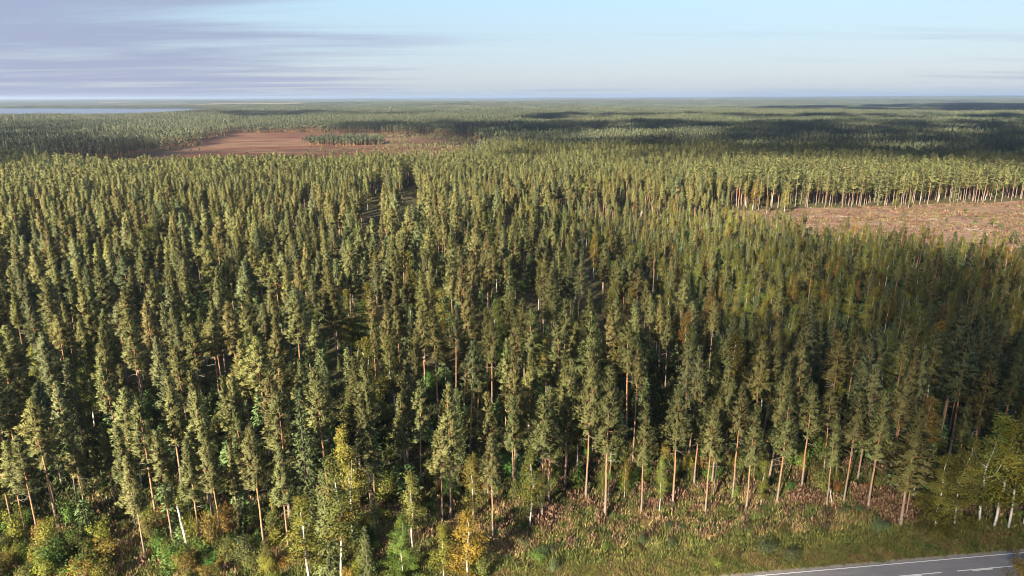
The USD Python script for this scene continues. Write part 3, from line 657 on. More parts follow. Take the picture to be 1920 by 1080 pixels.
set_tree('birch_7', 'birch_tree', 1918, 985, 790, 'birch cut by the right edge of the view', 'birch tree', None, 1.1, keep=3)
set_tree('birch_4', 'birch_tree', 1426, 952, 862, 'small crooked birch among the right row of pines', 'birch tree', None, 0.8)
set_tree('birch_0', 'birch_tree', 1236, 962, 850, 'leafy young birch left of the lone pine', 'birch tree', None, 0.8)
set_tree('birch_1', 'birch_tree', 1128, 955, 868, 'yellow green birch behind the tallest middle pine', 'birch tree', None, 0.8)
set_tree('birch_3', 'birch_tree', 1170, 940, 862, 'ochre young birch right of the tallest middle pine', 'birch tree', None, 0.8)
set_tree('spruce_1', 'spruce_tree', 585, 1020, 730, 'very tall dark spruce column left of the forked birch', 'spruce tree', None, 0.85, keep=3, mark='the tall spruce column')
set_tree('spruce_4', 'spruce_tree', 620, 1085, 880, 'leafy lower spruce at the foot of the forked birch', 'spruce tree', None, 1.0, keep=2)
set_tree('birch_6', 'birch_tree', 640, 1090, 855, 'green birch filling the gap under the forked birch', 'birch tree', None, 1.1, keep=2)
set_tree('birch_4', 'birch_tree', 580, 1088, 930, 'bright lit young birch at the bottom under the tall spruce', 'birch tree', None, 1.8, keep=2)
set_tree('spruce_0', 'spruce_tree', 690, 1090, 985, 'bluish young spruce left of the bright green birch', 'spruce tree', None, 1.35, keep=1.5)
set_tree('spruce_2', 'spruce_tree', 705, 1020, 930, 'dark young spruce under the dense twin pine', 'spruce tree', None, 1.3, keep=1.5)
set_tree('spruce_3', 'spruce_tree', 660, 795, 652, 'golden lit spruce with broad cone in the left of centre', 'spruce tree', None, 1.1, keep=3, mark='the golden lit spruce')
set_tree('spruce_5', 'spruce_tree', 1778, 520, 434, 'black pointed spruce at the edge of the clearing', 'spruce tree', None, 1.3, keep=3, mark='the black pointed spruce')
set_tree('spruce_2', 'spruce_tree', 1082, 640, 520, 'narrow dark spruce spire in the middle of the mixed wood', 'spruce tree', None, 0.8, keep=3, mark='the dark spruce spire')

# the broken white snag: trunk tilted left, splintered top
b = ground(357, 1047); hs = height_to(b, 952)
g = Geo(); rs_ = np.random.default_rng(3); z = np.linspace(0, hs, 9)
tube(g, np.column_stack([-0.085 * z + rs_.normal(0, 0.02, 9), rs_.normal(0, 0.02, 9), z]), np.linspace(0.2, 0.12, 9), 8, np.where(rs_.random((9, 1)) > 0.75, WHITEBARK * 0.6, WHITEBARK))
snag = UsdGeom.Xform.Define(stage, '/World/dead_tree'); snag.AddTranslateOp().Set(Gf.Vec3d(b[0], b[1], 0)); tag(snag, 'white broken dead birch snag leaning left among the shrubs', 'dead tree')
g.build('/World/dead_tree/trunk', M_white); front.append((b[0], b[1], 2.0))
for k in range(3):
    g = Geo(); a = 2.1 * k
    tube(g, [[-0.085 * hs + 0.06 * math.cos(a), 0.06 * math.sin(a), hs - 0.1], [-0.085 * hs - 0.03 + 0.08 * math.cos(a), 0.08 * math.sin(a), hs + 0.25 + 0.2 * k]], [0.06, 0.012], 4, WHITEBARK * 0.8)
    g.build('/World/dead_tree/splinter' + (f'_{k:03d}' if k else ''), M_white)
# fallen and leaning dead stems
for (p0, p1, zt, lab) in [((1560, 950), (1549, 940), 3.6, 'grey dead stem leaning on the slim low pine'), ((1024, 985), (1062, 970), 0.5, 'pale log lying in the grass behind the white stemmed birch'),
                          ((1282, 912), (1330, 920), 0.5, 'grey log lying at the dark gap left of the right row'), ((1000, 978), (1040, 985), 0.4, 'bleached log at the foot of the heavy crowned pine'),
                          ((790, 1000), (815, 985), 0.5, 'weathered log in the brush left of the wide low pine')]:
    a, c = ground(*p0), ground(*p1); g = Geo(); d = np.r_[c - a, zt]
    s = np.linspace(0, 1, 6); tube(g, np.outer(s, d) + [0, 0, 0.12] + rf.normal(0, 0.02, (6, 3)), 0.11 - 0.06 * s, 6, DEADWOOD)
    o = UsdGeom.Xform.Define(stage, numbered('/World', 'fallen_log')); o.AddTranslateOp().Set(Gf.Vec3d(a[0], a[1], 0)); tag(o, lab, 'log'); base = str(o.GetPath())
    g.build(base + '/stem', M_bark)
    g = Geo(); tube(g, [d * 0.5 + [0, 0, 0.12], d * 0.5 + [0.25, 0.3, 0.5], d * 0.5 + [0.3, 0.5, 0.8]], [0.035, 0.02, 0.01], 4, DEADWOOD); g.build(base + '/twig', M_bark)
    g = Geo(); tube(g, [d * 0.75 + [0, 0, 0.12], d * 0.75 + [-0.25, -0.2, 0.4], d * 0.75 + [-0.3, -0.3, 0.7]], [0.03, 0.018, 0.008], 4, DEADWOOD); g.build(base + '/twig_001', M_bark)

# ------------------------------------------------------------------ the forest
EDGE = gpoly([(-400, 1030), (0, 1020), (540, 1015), (640, 990), (700, 962), (850, 958), (925, 945), (1016, 950), (1135, 935), (1260, 925), (1400, 930), (1630, 930), (1690, 955), (1790, 975), (1920, 962), (2400, 930)])
def edge_y(x): return np.interp(x, EDGE[:, 0], EDGE[:, 1])
TRAILS = [(gpoly([(690, 500), (716, 372)]), 5.2), (gpoly([(772, 470), (770, 352)]), 5.2), (gpoly([(990, 690), (985, 560)]), 3.4), (gpoly([(1118, 650), (1085, 490)]), 3.6), (gpoly([(1218, 640), (1208, 560)]), 3.6), (gpoly([(560, 470), (600, 380)]), 3.0), (gpoly([(1100, 780), (1060, 640)]), 2.8), (gpoly([(1262, 935), (1228, 740)]), 2.6), (gpoly([(640, 985), (652, 700)]), 1.9)]
def on_trail(x, y):
    r = np.zeros(x.shape, bool)
    for seg, w in TRAILS:
        a, b = seg; d = b - a; L = np.linalg.norm(d); d = d / L
        s = (x - a[0]) * d[0] + (y - a[1]) * d[1]; o = np.abs((x - a[0]) * d[1] - (y - a[1]) * d[0])
        r |= (s > -4) & (s < L + 4) & (o < w)
    return r

def scatter(d0, d1, step, seed, half=0.80, front_pad=0.0):
    """Jittered grid inside the view's wedge between two distances."""
    rng = np.random.default_rng(seed)
    n = int(d1 * math.sin(half) / step) + 2
    gx, gy = np.meshgrid(np.arange(-n, n + 1) * step, np.arange(0, int(d1 / step) + 2) * step)
    gx = gx + (np.arange(gx.shape[0]) % 2)[:, None] * step * 0.5
    x = (gx + rng.uniform(-0.42, 0.42, gx.shape) * step).ravel(); y = (gy + rng.uniform(-0.42, 0.42, gy.shape) * step).ravel()
    d = np.hypot(x, y); k = (d > d0) & (d <= d1) & (np.abs(np.arctan2(x, y + 25)) < half)
    return x[k], y[k], rng

def open_land(x, y):
    return inside(BOG, x, y) | inside(BOG2, x, y) | inside(FEN, x, y) | inside(CLEAR, x, y) | inside(LAKE, x, y) | inside(SHORE, x, y) | np.any([inside(o, x, y) for o in OPEN], axis=0)

NEAR, MID = 440.0, 760.0
x, y, rng = scatter(70, NEAR, 4.6, 31)
k = (y > edge_y(x) + 2.5) & ~open_land(x, y) & ~on_trail(x, y)
hand = np.array(front)
for hx, hy, hk in hand: k &= np.hypot(x - hx, y - hy) > hk
mixed = np.clip(smooth(-40, 30, x - (y - 150) * 0.12) * smooth(118, 150, y - x * 0.12), 0, 1) * (1 - smooth(330, 380, y - x * 0.12))   # the mixed wood in the centre and right
right = mixed * smooth(20, 70, x)
order = np.argsort(np.hypot(x, y)); keep_ = np.zeros(len(x), bool); cells = {}
want = 5.7 - 1.7 * right - 0.5 * mixed - 0.7 * smooth(230, 400, np.hypot(x, y))     # the stand on the right is younger and closer grown
for o in order:
    if not k[o] or rng.random() < 0.05: continue
    c = (int(x[o] // 6), int(y[o] // 6))
    if all(np.hypot(x[o] - x[m], y[o] - y[m]) > want[o] for a in (-1, 0, 1) for b in (-1, 0, 1) for m in cells.get((c[0] + a, c[1] + b), ())):
        cells.setdefault(c, []).append(o); keep_[o] = True
x, y, mixed, right = x[keep_], y[keep_], mixed[keep_], right[keep_]
u = rng.random(len(x))
pb = 0.05 + 0.24 * mixed + 0.28 * right; ps = 0.05 + 0.12 * mixed
spec = np.where(u < pb, 2, np.where(u < pb + ps, 1, 0))
h = (21.5 + (n2(x, y, 60, 41) - 0.5) * 6 - 2.0 * smooth(330, 400, y) - 2.6 * mixed - 5.0 * right - 3.5 * mixed * smooth(210, 300, y) + rng.normal(0, 2.2, len(x))) * np.where(spec == 2, 0.86, np.where(spec == 1, rng.uniform(0.55, 1.02, len(x)), 1.0))
h = np.clip(h, 7, 26)
px, dep = project(np.column_stack([x, y, h]))
seen = (px[:, 0] > -60) & (px[:, 0] < 1980) & (dep > 0)
show = h / dep * seen
zone_label = lambda x_, y_, m, r: ('right' if r > 0.45 else 'mid' if m > 0.45 else 'beyond' if y_ > 340 and x_ > 20 else 'left')
names = {0: ('pine_tree', 'pine tree', 'pine', NP, 250), 1: ('spruce_tree', 'spruce tree', 'spruce', NS, 200), 2: ('birch_tree', 'birch tree', 'birch', NB, 270)}
where = {'left': 'in the left stand', 'mid': 'in the central wood', 'right': 'below the clearing', 'beyond': 'beyond the clearing'}
looks = {0: 'pine', 1: 'spruce', 2: 'birch'}
rz = rng.uniform(0, 2 * PI, len(x)); wide = rng.uniform(0.82, 1.24, len(x)) * np.where(spec == 2, 1.08, 1.0)
tilt = rng.normal(0, 1.3, (len(x), 2))
var = np.array([rng.integers(0, names[s][3]) for s in spec])
taken = np.zeros(len(x), bool)
for s in (0, 1, 2):
    nm, cat, cls, nv, most = names[s]
    order = np.where((spec == s) & (show > 0))[0]; order = order[np.argsort(-show[order])][:most]
    told = spots([px[o] for o in order], looks[s])
    for o, sp_ in zip(order, told):
        zl = zone_label(x[o], y[o], mixed[o], right[o])
        size = 'tall' if h[o] > (20.5, 15, 16)[s] else 'lower'; slim = 'slim' if wide[o] < 0.94 else 'broad' if wide[o] > 1.13 else 'upright'
        place(f'{cls}_{var[o]}', nm, x[o], y[o], h[o], f'{size} {slim} {looks[s]}, {sp_}', cat, f'{cat}s {where[zl]}', rz[o], wide[o], tilt[o])
        taken[o] = True
rest = ~taken
for s, nm, lab, cat in ((0, 'pine_forest', 'dense olive pine forest running back from the front rows', 'pine forest'), (1, 'spruce_wood', 'dark spruces scattered through the forest behind the nearer ones', 'spruces'), (2, 'birch_wood', 'birches scattered through the forest behind the nearer ones', 'birches')):
    k = rest & (spec == s); cls = names[s][2]; nv = names[s][3]
    sc = h[k] / HEIGHT[cls + '_0']
    instancer(nm, [CLASSES[f'{cls}_{i}'] for i in range(nv)], np.column_stack([x[k], y[k], terrain(x[k], y[k]) - 0.08]), var[k], rz[k], np.column_stack([sc * wide[k], sc * wide[k], sc]), lab, cat, np.radians(tilt[k]))

# young trees growing up between the old ones
xu, yu, ru = scatter(85, 330, 4.6, 35)
ku = (yu > edge_y(xu) + 3) & ~open_land(xu, yu) & ~on_trail(xu, yu) & (ru.random(len(xu)) < 0.55); xu, yu = xu[ku], yu[ku]
su = ru.choice(6, len(xu), p=[0.22, 0.2, 0.2, 0.16, 0.12, 0.10]); hu = ru.uniform(2.0, 7.0, len(xu)); hb = np.array([4.0, 4.0, 19.0, 16.0, 3.0, 3.0])[su]
instancer('young_trees', [CLASSES[c] for c in ('sapling_0', 'sapling_1', 'spruce_1', 'birch_4', 'shrub_olive_0', 'shrub_green_1')], np.column_stack([xu, yu, np.zeros(len(xu)) - 0.05]), su, ru.uniform(0, 6, len(xu)), np.column_stack([hu / hb * 1.2, hu / hb * 1.2, hu / hb]), 'young spruces, birches and bushes growing in the shade between the tall trees', 'undergrowth')

# farther trees in simpler shapes
def strip_parts(parts): return {n: v for n, v in parts.items() if n in ('trunk', 'crown')}
mids = [strip_parts(pine_geo(500 + i, 22, [0.5, 0.44, 0.58][i % 3], [2.6, 2.9, 2.4][i % 3], 0.5, PINE * [1, 1.0 + 0.03 * (i % 3), 1])) for i in range(6)] + [strip_parts(spruce_geo(520 + i, 19, 2.2, 0.5)) for i in range(3)] + [strip_parts(birch_geo(540 + i, 16, 2.2, 0.45, 0.3, BC[i])) for i in range(3)]
x, y, rng = scatter(NEAR, MID, 5.4, 33, 0.76)
k = ~open_land(x, y) & ~on_trail(x, y) & (rng.random(len(x)) > 0.08); x, y = x[k], y[k]
u = rng.random(len(x)); spru = n2(x, y, 120, 44)
idx = np.where(u < 0.06 + 0.3 * smooth(0.5, 0.7, spru), rng.integers(6, 9, len(x)), np.where(u > 0.965, rng.integers(9, 12, len(x)), rng.integers(0, 6, len(x))))
h = np.clip(19.0 + (n2(x, y, 80, 45) - 0.5) * 7 + rng.normal(0, 1.3, len(x)), 11, 25); hb = np.where(idx < 6, 22.0, np.where(idx < 9, 19.0, 16.0)); sc = h / hb * np.where(idx >= 9, 0.85, 1)
w = rng.uniform(1.15, 1.6, len(x))
instancer('distant_forest', mids, np.column_stack([x, y, terrain(x, y) - 0.1]), idx, rng.uniform(0, 2 * PI, len(x)), np.column_stack([sc * w, sc * w, sc]), 'olive pine forest reaching from the middle distance to the bog', 'forest')

def far_tree(geo, rng, x0, y0, h, r, n, col, z0=0.35, spire=0.5):
    t = rng.uniform(0, 1, n) ** 0.8; z = h * (z0 + (1 - z0) * t); R = r * (1 - t ** 1.5 * 0.92); a = rng.uniform(0, 2 * PI, n)
    o = np.stack([np.cos(a), np.sin(a), np.full(n, 0.45)], 1)
    p = np.stack([x0 + R * 0.45 * np.cos(a), y0 + R * 0.45 * np.sin(a), z - 0.05 * h], 1)
    d = unit(o + [0, 0, 0.5] + rng.normal(0, 0.35, (n, 3)))
    blades(geo, p, d, np.maximum(R * 1.1, 0.9) * rng.uniform(0.7, 1.2, n), r * (0.55 + 6 / n) * rng.uniform(0.7, 1.2, n), o, col * rng.uniform(0.78, 1.2, (n, 1)), rng, 0.6)
    blades(geo, np.array([[x0, y0, h * 0.72]]), np.array([[0, 0, 1.0]]), h * 0.28, r * 0.6, np.array([[0, -1, 0.4]]), col, rng, 0.6)

def tile(seed, size, step, n, dark=0.0, trunks=False, hm=20.0):
    rng = np.random.default_rng(seed); g = Geo(); t = Geo(); k = int(round(size / step))
    for i in range(k):
        for j in range(k):
            if rng.random() < 0.07: continue
            x0 = (i + 0.5 + rng.uniform(-0.4, 0.4)) * size / k - size / 2; y0 = (j + 0.5 + rng.uniform(-0.4, 0.4)) * size / k - size / 2
            sp = rng.random() < 0.42 + dark
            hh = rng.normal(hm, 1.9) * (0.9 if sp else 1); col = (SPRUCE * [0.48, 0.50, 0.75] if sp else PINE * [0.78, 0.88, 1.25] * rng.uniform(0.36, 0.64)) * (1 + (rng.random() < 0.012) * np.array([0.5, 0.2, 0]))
            far_tree(g, rng, x0, y0, hh, (step * 0.42 if step > 5 else rng.uniform(1.7, 2.5)), n, col, 0.30)
            if trunks: tube(t, [[x0, y0, 0], [x0, y0, hh * 0.7]], [0.2, 0.12], 3, ORANGE * 0.8)
    return {'crown': (g, M_far), **({'trunk': (t, M_bark)} if trunks else {})}

def tiles(name, d0, d1, size, protos, seed, label, half, thin=0.0):
    rng = np.random.default_rng(seed); n = int(d1 / size) + 1
    gx, gy = np.meshgrid(np.arange(-n, n + 1) * size, np.arange(0, n + 1) * size); x, y = gx.ravel().astype(float), gy.ravel().astype(float)
    x += rng.uniform(-0.1, 0.1, len(x)) * size; y += rng.uniform(-0.1, 0.1, len(y)) * size
    d = np.hypot(x, y); k = (d > d0) & (d <= d1) & (np.abs(np.arctan2(x, y + 40)) < half) & ~open_land(x, y)
    gap = n2(x, y, size * 9, seed + 3, 3)
    k &= (gap > 0.28 + thin * rng.random(len(x)))
    x, y = x[k], y[k]; rz = rng.integers(0, 4, len(x)) * PI / 2
    hs = 1 + (n2(x, y, max(150, size * 3), seed + 1) - 0.5) * 0.75
    dk = n2(x, y, max(260, size * 5), seed + 2)
    m = len(protos) // 2
    idx = np.where(dk + rng.normal(0, 0.03, len(x)) > 0.5, rng.integers(m, 2 * m, len(x)), rng.integers(0, m, len(x)))
    instancer(name, protos, np.column_stack([x, y, terrain(x, y) - 0.2]), idx, rz, np.column_stack([np.ones_like(x), np.ones_like(x), hs]), label, 'forest')

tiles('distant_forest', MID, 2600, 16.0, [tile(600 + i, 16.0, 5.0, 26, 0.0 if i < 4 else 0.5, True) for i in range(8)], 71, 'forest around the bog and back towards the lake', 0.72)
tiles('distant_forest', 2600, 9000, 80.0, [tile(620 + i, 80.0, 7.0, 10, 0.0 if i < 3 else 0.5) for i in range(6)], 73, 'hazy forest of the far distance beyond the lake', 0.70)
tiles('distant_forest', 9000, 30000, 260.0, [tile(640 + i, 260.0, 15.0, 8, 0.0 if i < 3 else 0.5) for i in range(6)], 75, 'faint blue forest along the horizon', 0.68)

# the wooded island on the bog
ri = np.random.default_rng(83); lo, hi = ISLAND.min(0), ISLAND.max(0)
gx, gy = np.meshgrid(np.arange(lo[0], hi[0], 11.0), np.arange(lo[1], hi[1], 11.0)); x, y = gx.ravel() + ri.uniform(-3, 3, gx.size), gy.ravel() + ri.uniform(-3, 3, gx.size)
k = inside(ISLAND, x, y); x, y = x[k], y[k]
instancer('island_wood', [tile(660 + i, 16.0, 4.0, 26, 0.6, True, 13.0) for i in range(3)], np.column_stack([x, y, np.full(len(x), 0.0)]), ri.integers(0, 3, len(x)), ri.uniform(0, 6, len(x)), np.column_stack([np.ones_like(x), np.ones_like(x), ri.uniform(0.8, 1.15, len(x))]), 'low dark wooded island standing on the reddish bog', 'forest')

# small trees on the bog
rb = np.random.default_rng(81)
lo, hi = BOG.min(0), BOG.max(0)
x = rb.uniform(lo[0], hi[0], 9000); y = rb.uniform(lo[1], hi[1], 9000)
k = inside(BOG, x, y) & ~inside(ISLAND, x, y) & (n2(x, y, 90, 82) + 0.35 * smooth(-330, -60, x) + rb.random(len(x)) * 0.3 > 0.88); x, y = x[k], y[k]
g = Geo(); far_tree(g, np.random.default_rng(4), 0, 0, 4.0, 0.9, 24, PINE * [0.6, 0.55, 0.6], 0.1)
sc = rb.uniform(0.5, 1.6, len(x))
instancer('bog_pines', [{'crown': (g, M_far)}], np.column_stack([x, y, np.full(len(x), 0.1)]), np.zeros(len(x), int), rb.uniform(0, 6, len(x)), np.column_stack([sc] * 3), 'sparse stunted pines dotted over the reddish bog', 'stunted pines')

# ------------------------------------------------------------------ clearing: grass tussocks, brash and left-over bushes
def tussock(seed, n, H, W, col, spread=0.25, lean=0.35, tips=None):
    rng = np.random.default_rng(seed); g = Geo()
    p = np.column_stack([rng.normal(0, spread, (n, 2)), np.zeros(n)])
    d = unit(np.column_stack([rng.normal(0, lean, (n, 2)), np.ones(n)]))
    c = np.asarray(col) * rng.uniform(0.6, 1.35, (n, 1))
    blades(g, p, d, H * rng.uniform(0.6, 1.2, n), W, unit(d + np.column_stack([rng.normal(0, 0.4, (n, 2)), np.full(n, 0.4)])), c, rng, 0.6)
    if tips is not None:
        m = n // 2; q = p[:m] + d[:m] * H * 0.75
        blades(g, q, d[:m], H * 0.4, W * 2.2, unit(d[:m] + rng.normal(0, 0.4, (m, 3))), np.asarray(tips) * rng.uniform(0.7, 1.3, (m, 1)), rng, 0.6)
    return {'blades': (g, M_grass)}

lo, hi = CLEAR.min(0), CLEAR.max(0)
x = rb.uniform(lo[0], hi[0], 22000); y = rb.uniform(lo[1], hi[1], 22000)
k = inside(CLEAR, x, y) & (n2(x * 0.4, y, 9, 84) + 0.2 * rb.random(len(x)) > 0.55); x, y = x[k], y[k]
sc = rb.uniform(0.7, 1.7, len(x))
instancer('clearing_grass', [tussock(1, 18, 0.8, 0.16, (0.125, 0.073, 0.052), 0.6), tussock(2, 18, 0.7, 0.16, (0.165, 0.125, 0.08), 0.6), tussock(3, 18, 0.8, 0.16, (0.10, 0.052, 0.038), 0.6), tussock(4, 16, 0.6, 0.16, (0.12, 0.11, 0.04), 0.5)],
          np.column_stack([x, y, np.full(len(x), 0.03)]), rb.choice(4, len(x), p=[0.28, 0.18, 0.22, 0.32]), rb.uniform(0, 6, len(x)), np.column_stack([sc] * 3), 'pinkish dry grass and brash covering the felled clearing', 'dry grass')
SHC = list(SC)
nclr = 0; bushes = []
for t in range(400):
    c = rb.uniform(lo, hi)
    if inside(CLEAR, c[:1], c[1:])[0] and n2(c[0], c[1], 40, 86) > 0.5 and project([[c[0], c[1], 1]])[0][0, 0] < 1960 and nclr < 140:
        nclr += 1; ck = SHC[int(rb.choice([0, 2, 2, 5]))]
        bushes.append((f'shrub_{ck}_{nclr % 2}', c[0], c[1], rb.uniform(1.2, 2.8), 'low bush on the clearing', 'bushes on the felled clearing', 1.3))
rq = np.random.default_rng(61)
for (px_, py_, lab) in [(1585, 408, 'brash pile close to the tall pine edge'), (1745, 412, 'brash pile right of the middle of the clearing'), (1820, 432, 'brash pile before the right corner of the clearing')]:
    b = ground(px_, py_); o = UsdGeom.Xform.Define(stage, numbered('/World', 'brash_pile')); o.AddTranslateOp().Set(Gf.Vec3d(b[0], b[1], 0.05)); tag(o, lab + ', grey branches and tops', 'brash pile')
    for t_ in range(14):
        g = Geo(); a = rq.uniform(0, 3.1); L = rq.uniform(2.0, 4.5); c = np.array([rq.normal(0, 3.0), rq.normal(0, 1.6), rq.uniform(0.1, 0.7)])
        d = np.array([math.cos(a), math.sin(a), rq.normal(0, 0.12)]) * L / 2
        tube(g, [c - d, c + d * 0.2, c + d], [0.14, 0.10, 0.05], 5, DEADWOOD * rq.uniform(0.35, 0.8)); g.build(numbered(str(o.GetPath()), 'branch'), M_bark)
for (bx, by, ty, cls, lab) in [(1470, 403, 342, 'birch_1', 'white stemmed birch standing free before the pine edge, left of two'), (1678, 393, 358, 'birch_4', 'bright yellow green birch standing free before the pine edge'), (1437, 402, 367, 'birch_3', 'short ochre birch at the left end of the clearing'),
                              (1703, 393, 358, 'birch_0', 'thin birch just right of the bright yellow green one'), (1862, 425, 398, 'birch_4', 'young birch alone on the clearing near the right edge'), (1357, 425, 385, 'birch_5', 'slim birch by the left tip of the clearing')]:
    set_tree(cls, 'birch_tree', bx, by, ty, lab, 'birch tree', None, 0.9)

# ------------------------------------------------------------------ undergrowth and meadow in front
x = rb.uniform(-75, 125, 46000); y = rb.uniform(70, 124, 46000)
P = np.column_stack([x, y]); off = (P - RA) @ rn                      # negative: beyond the road's edge line
pp, dd = project(np.column_stack([x, y, np.zeros_like(x)]))
k = (off < -5.2) & (pp[:, 0] > -80) & (pp[:, 0] < 2150) & (pp[:, 1] < 1130) & (y < edge_y(x) + 14); x, y, off, pp = x[k], y[k], off[k], pp[k]
nz = n2(x, y, 7, 91); nz2 = n2(x, y, 4, 92); e = y - edge_y(x)
red = smooth(-13, -2, e) * smooth(-8, 6, x) * 0.72 + (nz - 0.5) * 2.2
kind = np.where(red > 0.78, 0, np.where(nz2 > 0.56, 1, np.where(nz > 0.5, 2, 3)))
kind = np.where(rb.random(len(x)) < 0.3, rb.choice(4, len(x), p=[0.3, 0.4, 0.15, 0.15]), kind)
kind = np.where(off > -8.5, np.where(rb.random(len(x)) < 0.6, 4, 2), kind)
kind = np.where((e > 3) & (rb.random(len(x)) < 0.75), 5, kind)
sc = rb.uniform(0.65, 1.3, len(x)) * np.where(kind == 4, 0.6, 1)
instancer('meadow_plants', [tussock(10, 18, 1.2, 0.075, (0.12, 0.078, 0.045), 0.3, 0.26, (0.165, 0.10, 0.065)), tussock(11, 20, 0.95, 0.08, (0.27, 0.20, 0.09), 0.3, 0.35), tussock(12, 20, 0.85, 0.095, (0.12, 0.135, 0.035), 0.3, 0.4), tussock(13, 18, 0.8, 0.10, (0.07, 0.09, 0.026), 0.3, 0.45), tussock(14, 22, 0.6, 0.08, (0.14, 0.14, 0.036), 0.35, 0.5), tussock(15, 16, 0.6, 0.13, (0.06, 0.06, 0.022), 0.35, 0.6)],
          np.column_stack([x, y, np.full(len(x), 0.02)]), kind, rb.uniform(0, 6, len(x)), np.column_stack([sc] * 3), 'reddish fireweed, tan grass and green herbs between road and pines', 'meadow plants')
x = rb.uniform(-130, 140, 30000); y = rb.uniform(80, 175, 30000); e = y - edge_y(x)
k = (e > 0) & (e < 60) & (np.abs(x) < y * 0.85); x, y = x[k], y[k]; sc = rb.uniform(0.7, 1.8, len(x))
instancer('forest_floor_plants', [tussock(30, 16, 0.6, 0.16, (0.05, 0.055, 0.02), 0.45, 0.8), tussock(31, 16, 0.5, 0.16, (0.075, 0.06, 0.026), 0.45, 0.8), tussock(32, 16, 0.8, 0.18, (0.045, 0.06, 0.018), 0.4, 0.7)],
          np.column_stack([x, y, np.full(len(x), 0.0)]), rb.integers(0, 3, len(x)), rb.uniform(0, 6, len(x)), np.column_stack([sc] * 3), 'low berry shrubs and ferns on the forest floor under the edge trees', 'undergrowth')
x = rb.uniform(-60, 115, 52000); y = rb.uniform(58, 96, 52000); off = (np.column_stack([x, y]) - RA) @ rn
k = (off < -0.75) & (off > -6.5) & (np.abs(x) < 115); x, y, off = x[k], y[k], off[k]
sc = rb.uniform(0.6, 1.2, len(x))
instancer('verge_grass', [tussock(20, 18, 0.36, 0.06, (0.105, 0.11, 0.028), 0.2, 0.5), tussock(21, 16, 0.36, 0.06, (0.15, 0.115, 0.045), 0.2, 0.5), tussock(22, 16, 0.42, 0.06, (0.075, 0.095, 0.022), 0.2, 0.5)],
          np.column_stack([x, y, 0.03 + 0.06 * smooth(-6, -0.9, off)]), np.where(n2(x, y, 2.2, 95) + rb.normal(0, 0.08, len(x)) > 0.54, 1, np.where(n2(x, y, 3.5, 96) > 0.5, 0, 2)), rb.uniform(0, 6, len(x)), np.column_stack([sc * 1.1, sc * 1.1, sc * (0.6 + 1.1 * n2(x, y, 3.0, 97))]), 'short olive grass on the verge along the asphalt road', 'grass')

def shrub_at(bx, by, h, ck, lab, group=None, wide=1.0, name='shrub'):
    b = ground(bx, by); cls = ck if ck in CLASSES else f'shrub_{ck}_{rf.integers(0, 2)}'
    place(cls, name, b[0], b[1], h, lab, 'shrub' if name == 'shrub' else 'spruce sapling', group, rf.uniform(0, 6), wide)
shrub_at(98, 1040, 6.2, 'yellow', 'round bright yellow green shrub in the bottom left corner', wide=0.75)
shrub_at(75, 1062, 4.0, 'amber', 'amber bush low in the bottom left corner')
shrub_at(40, 1025, 7.0, 'yellow', 'tall yellowish shrub at the foot of the left front pines', wide=0.7)
shrub_at(148, 1030, 5.0, 'green', 'pale green shrub right of the round yellow one', wide=0.9)
shrub_at(137, 985, 6.0, 'green', 'dark green bush beneath the bluish pine at left', wide=0.9)
shrub_at(192, 1030, 5.5, 'yellow', 'yellow green bush left of the nearest left pine', wide=0.8)
shrub_at(400, 1045, 8.0, 'yellow', 'tall yellow sapling between the two pines right of the snag', wide=0.55)
shrub_at(432, 1012, 6.5, 'amber', 'amber rowan bush behind the narrow crowned pine', wide=0.7)
shrub_at(286, 1022, 6.0, 'olive', 'olive bush right of the nearest left pine', wide=0.8)
shrub_at(460, 1052, 4.6, 'teal', 'bluish green bush before the tall pale pine', wide=1.1)
shrub_at(360, 1040, 7.0, 'yellow', 'yellow leaved sapling right behind the white snag', wide=0.5)
shrub_at(520, 1015, 6.0, 'olive', 'olive bush between the two pines left of the tall spruce', wide=0.8)
shrub_at(1440, 1040, 2.6, 'teal', 'dark bluish willow bush in the meadow by the road', wide=1.7)
shrub_at(1480, 1050, 2.2, 'teal', 'second dark bluish willow bush nearer the road', wide=1.6)
shrub_at(1345, 1062, 2.0, 'green', 'bright green bush in the meadow left of the road', wide=1.6)
shrub_at(1380, 1050, 1.5, 'olive', 'olive bush in the meadow beside the bright green one', wide=1.6)
shrub_at(1650, 1000, 2.6, 'teal', 'dark bush at the end of the fireweed near the big green pine', wide=1.5)
shrub_at(1730, 1003, 2.4, 'olive', 'dark olive bush at the foot of the ochre birches', wide=1.4)
shrub_at(1010, 1052, 2.2, 'green', 'green bush in the grass right of the golden birch', wide=1.4)
shrub_at(1040, 1070, 2.0, 'teal', 'bluish green bush at the bottom edge', wide=1.4)
shrub_at(905, 1085, 4.2, 'olive', 'olive bush tucked against the golden birch', wide=0.9)
b = ground(1912, 1088); place('shrub_yellow_1', 'shrub', b[0], b[1], 4.2, 'yellowish bush overlapping the road at the bottom right corner', 'shrub', None, 1.0, 1.2)
for (bx, by, h, w, lab) in [(322, 1005, 6.5, 0.9, 'dark spruce sapling left of the white snag'), (342, 1040, 4.6, 0.8, 'small spruce sapling leaning close to the white snag'), (455, 985, 7.0, 0.8, 'spruce sapling behind the short thin pine'), (165, 1000, 6.0, 0.9, 'dark spruce sapling under the bluish pine'), (612, 1080, 5.0, 1.0, 'spruce sapling at the bottom left of the bright green birch'), (672, 1060, 6.0, 0.9, 'bluish spruce sapling under the forked birch')]:
    shrub_at(bx, by, h, f'sapling_{int(bx) % 2}', lab, None, w, 'spruce_sapling')
tone = {'green': 'green', 'yellow': 'yellow green', 'olive': 'olive', 'amber': 'amber', 'russet': 'russet', 'teal': 'bluish green'}
cnt = 0
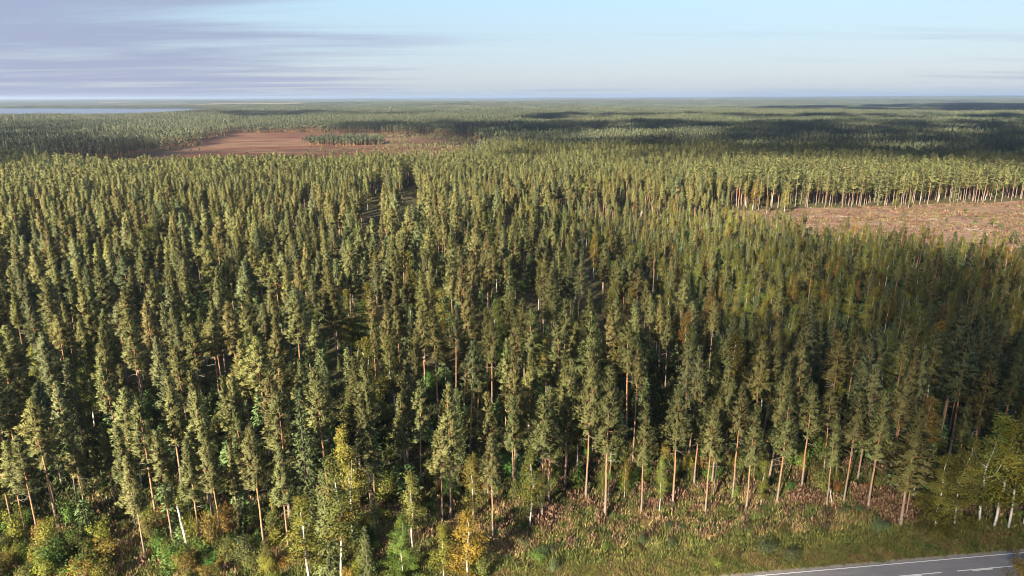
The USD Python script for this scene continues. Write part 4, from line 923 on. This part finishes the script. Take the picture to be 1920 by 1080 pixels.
while cnt < 130:                                                     # the lit thicket along the left bottom
    bx, by = rf.uniform(-40, 720), rf.uniform(975, 1105)
    if 215 < bx < 260 and by > 1000: continue
    cnt += 1; ck = SHC[int(rf.choice([0, 1, 2, 0, 1, 2, 2, 0, 1, 3], p=None))]
    hh = rf.uniform(1.8, 5.0); b = ground(bx, by); bushes.append((f'shrub_{ck}_{cnt % 2}', b[0], b[1], hh, f'{tone[ck]} thicket bush', 'thicket bushes below the left pines', rf.uniform(0.9, 1.4)))
cnt = 0
while cnt < 75:                                                      # low bushes through the meadow
    bx, by = rf.uniform(720, 1700), rf.uniform(950, 1078); b = ground(bx, by)
    if (b - RA) @ rn > -7: continue
    cnt += 1; ck = SHC[int(rf.choice([0, 2, 2, 2, 5, 5, 0]))]; hh = rf.uniform(0.7, 1.7)
    bushes.append((f'shrub_{ck}_{cnt % 2}', b[0], b[1], hh, f'{tone[ck]} meadow bush', 'low bushes in the roadside meadow', rf.uniform(1.3, 2.2)))
cnt = 0
while cnt < 90:                                                      # young birches and bushes under the edge trees
    bx = rf.uniform(700, 1900); b = ground(bx, 930); yy = edge_y(b[0]) + rf.uniform(-1, 13); xx_ = b[0]
    cnt += 1; ck = SHC[int(rf.choice([0, 2, 2, 2, 1, 3]))]
    hh = rf.uniform(1.5, 5.0); bushes.append((f'shrub_{ck}_{cnt % 2}', xx_, yy, hh, f'shaded {tone[ck]} bush', 'undergrowth bushes beneath the edge pines', rf.uniform(0.7, 1.2)))

for (cl, bx, by, hh, lab, grp, w), sp_ in zip(bushes, spots([tip_of(b[1], b[2], b[3]) for b in bushes], 'bush')):
    place(cl, 'shrub', bx, by, hh, f'{lab}, {sp_}', 'shrub', grp, rf.uniform(0, 6), w)

# ------------------------------------------------------------------ haze
M_haze = usdkit.material(stage, '/World/Looks/haze', {'v': ('principled_volume', {'color': (0.56, 0.66, 0.80), 'density': HAZE, 'anisotropy': 0.55})}, [], volume='v.volume')
bx = trimesh.creation.box([120000, 120000, HAZE_TOP + 70]); bx.apply_translation([0, 0, (HAZE_TOP - 70) / 2])
if HAZE > 0: tag(usdkit.mesh(stage, '/World/haze', bx, M_haze), 'thin pale blue haze over the far forest', 'haze', None, 'stuff')
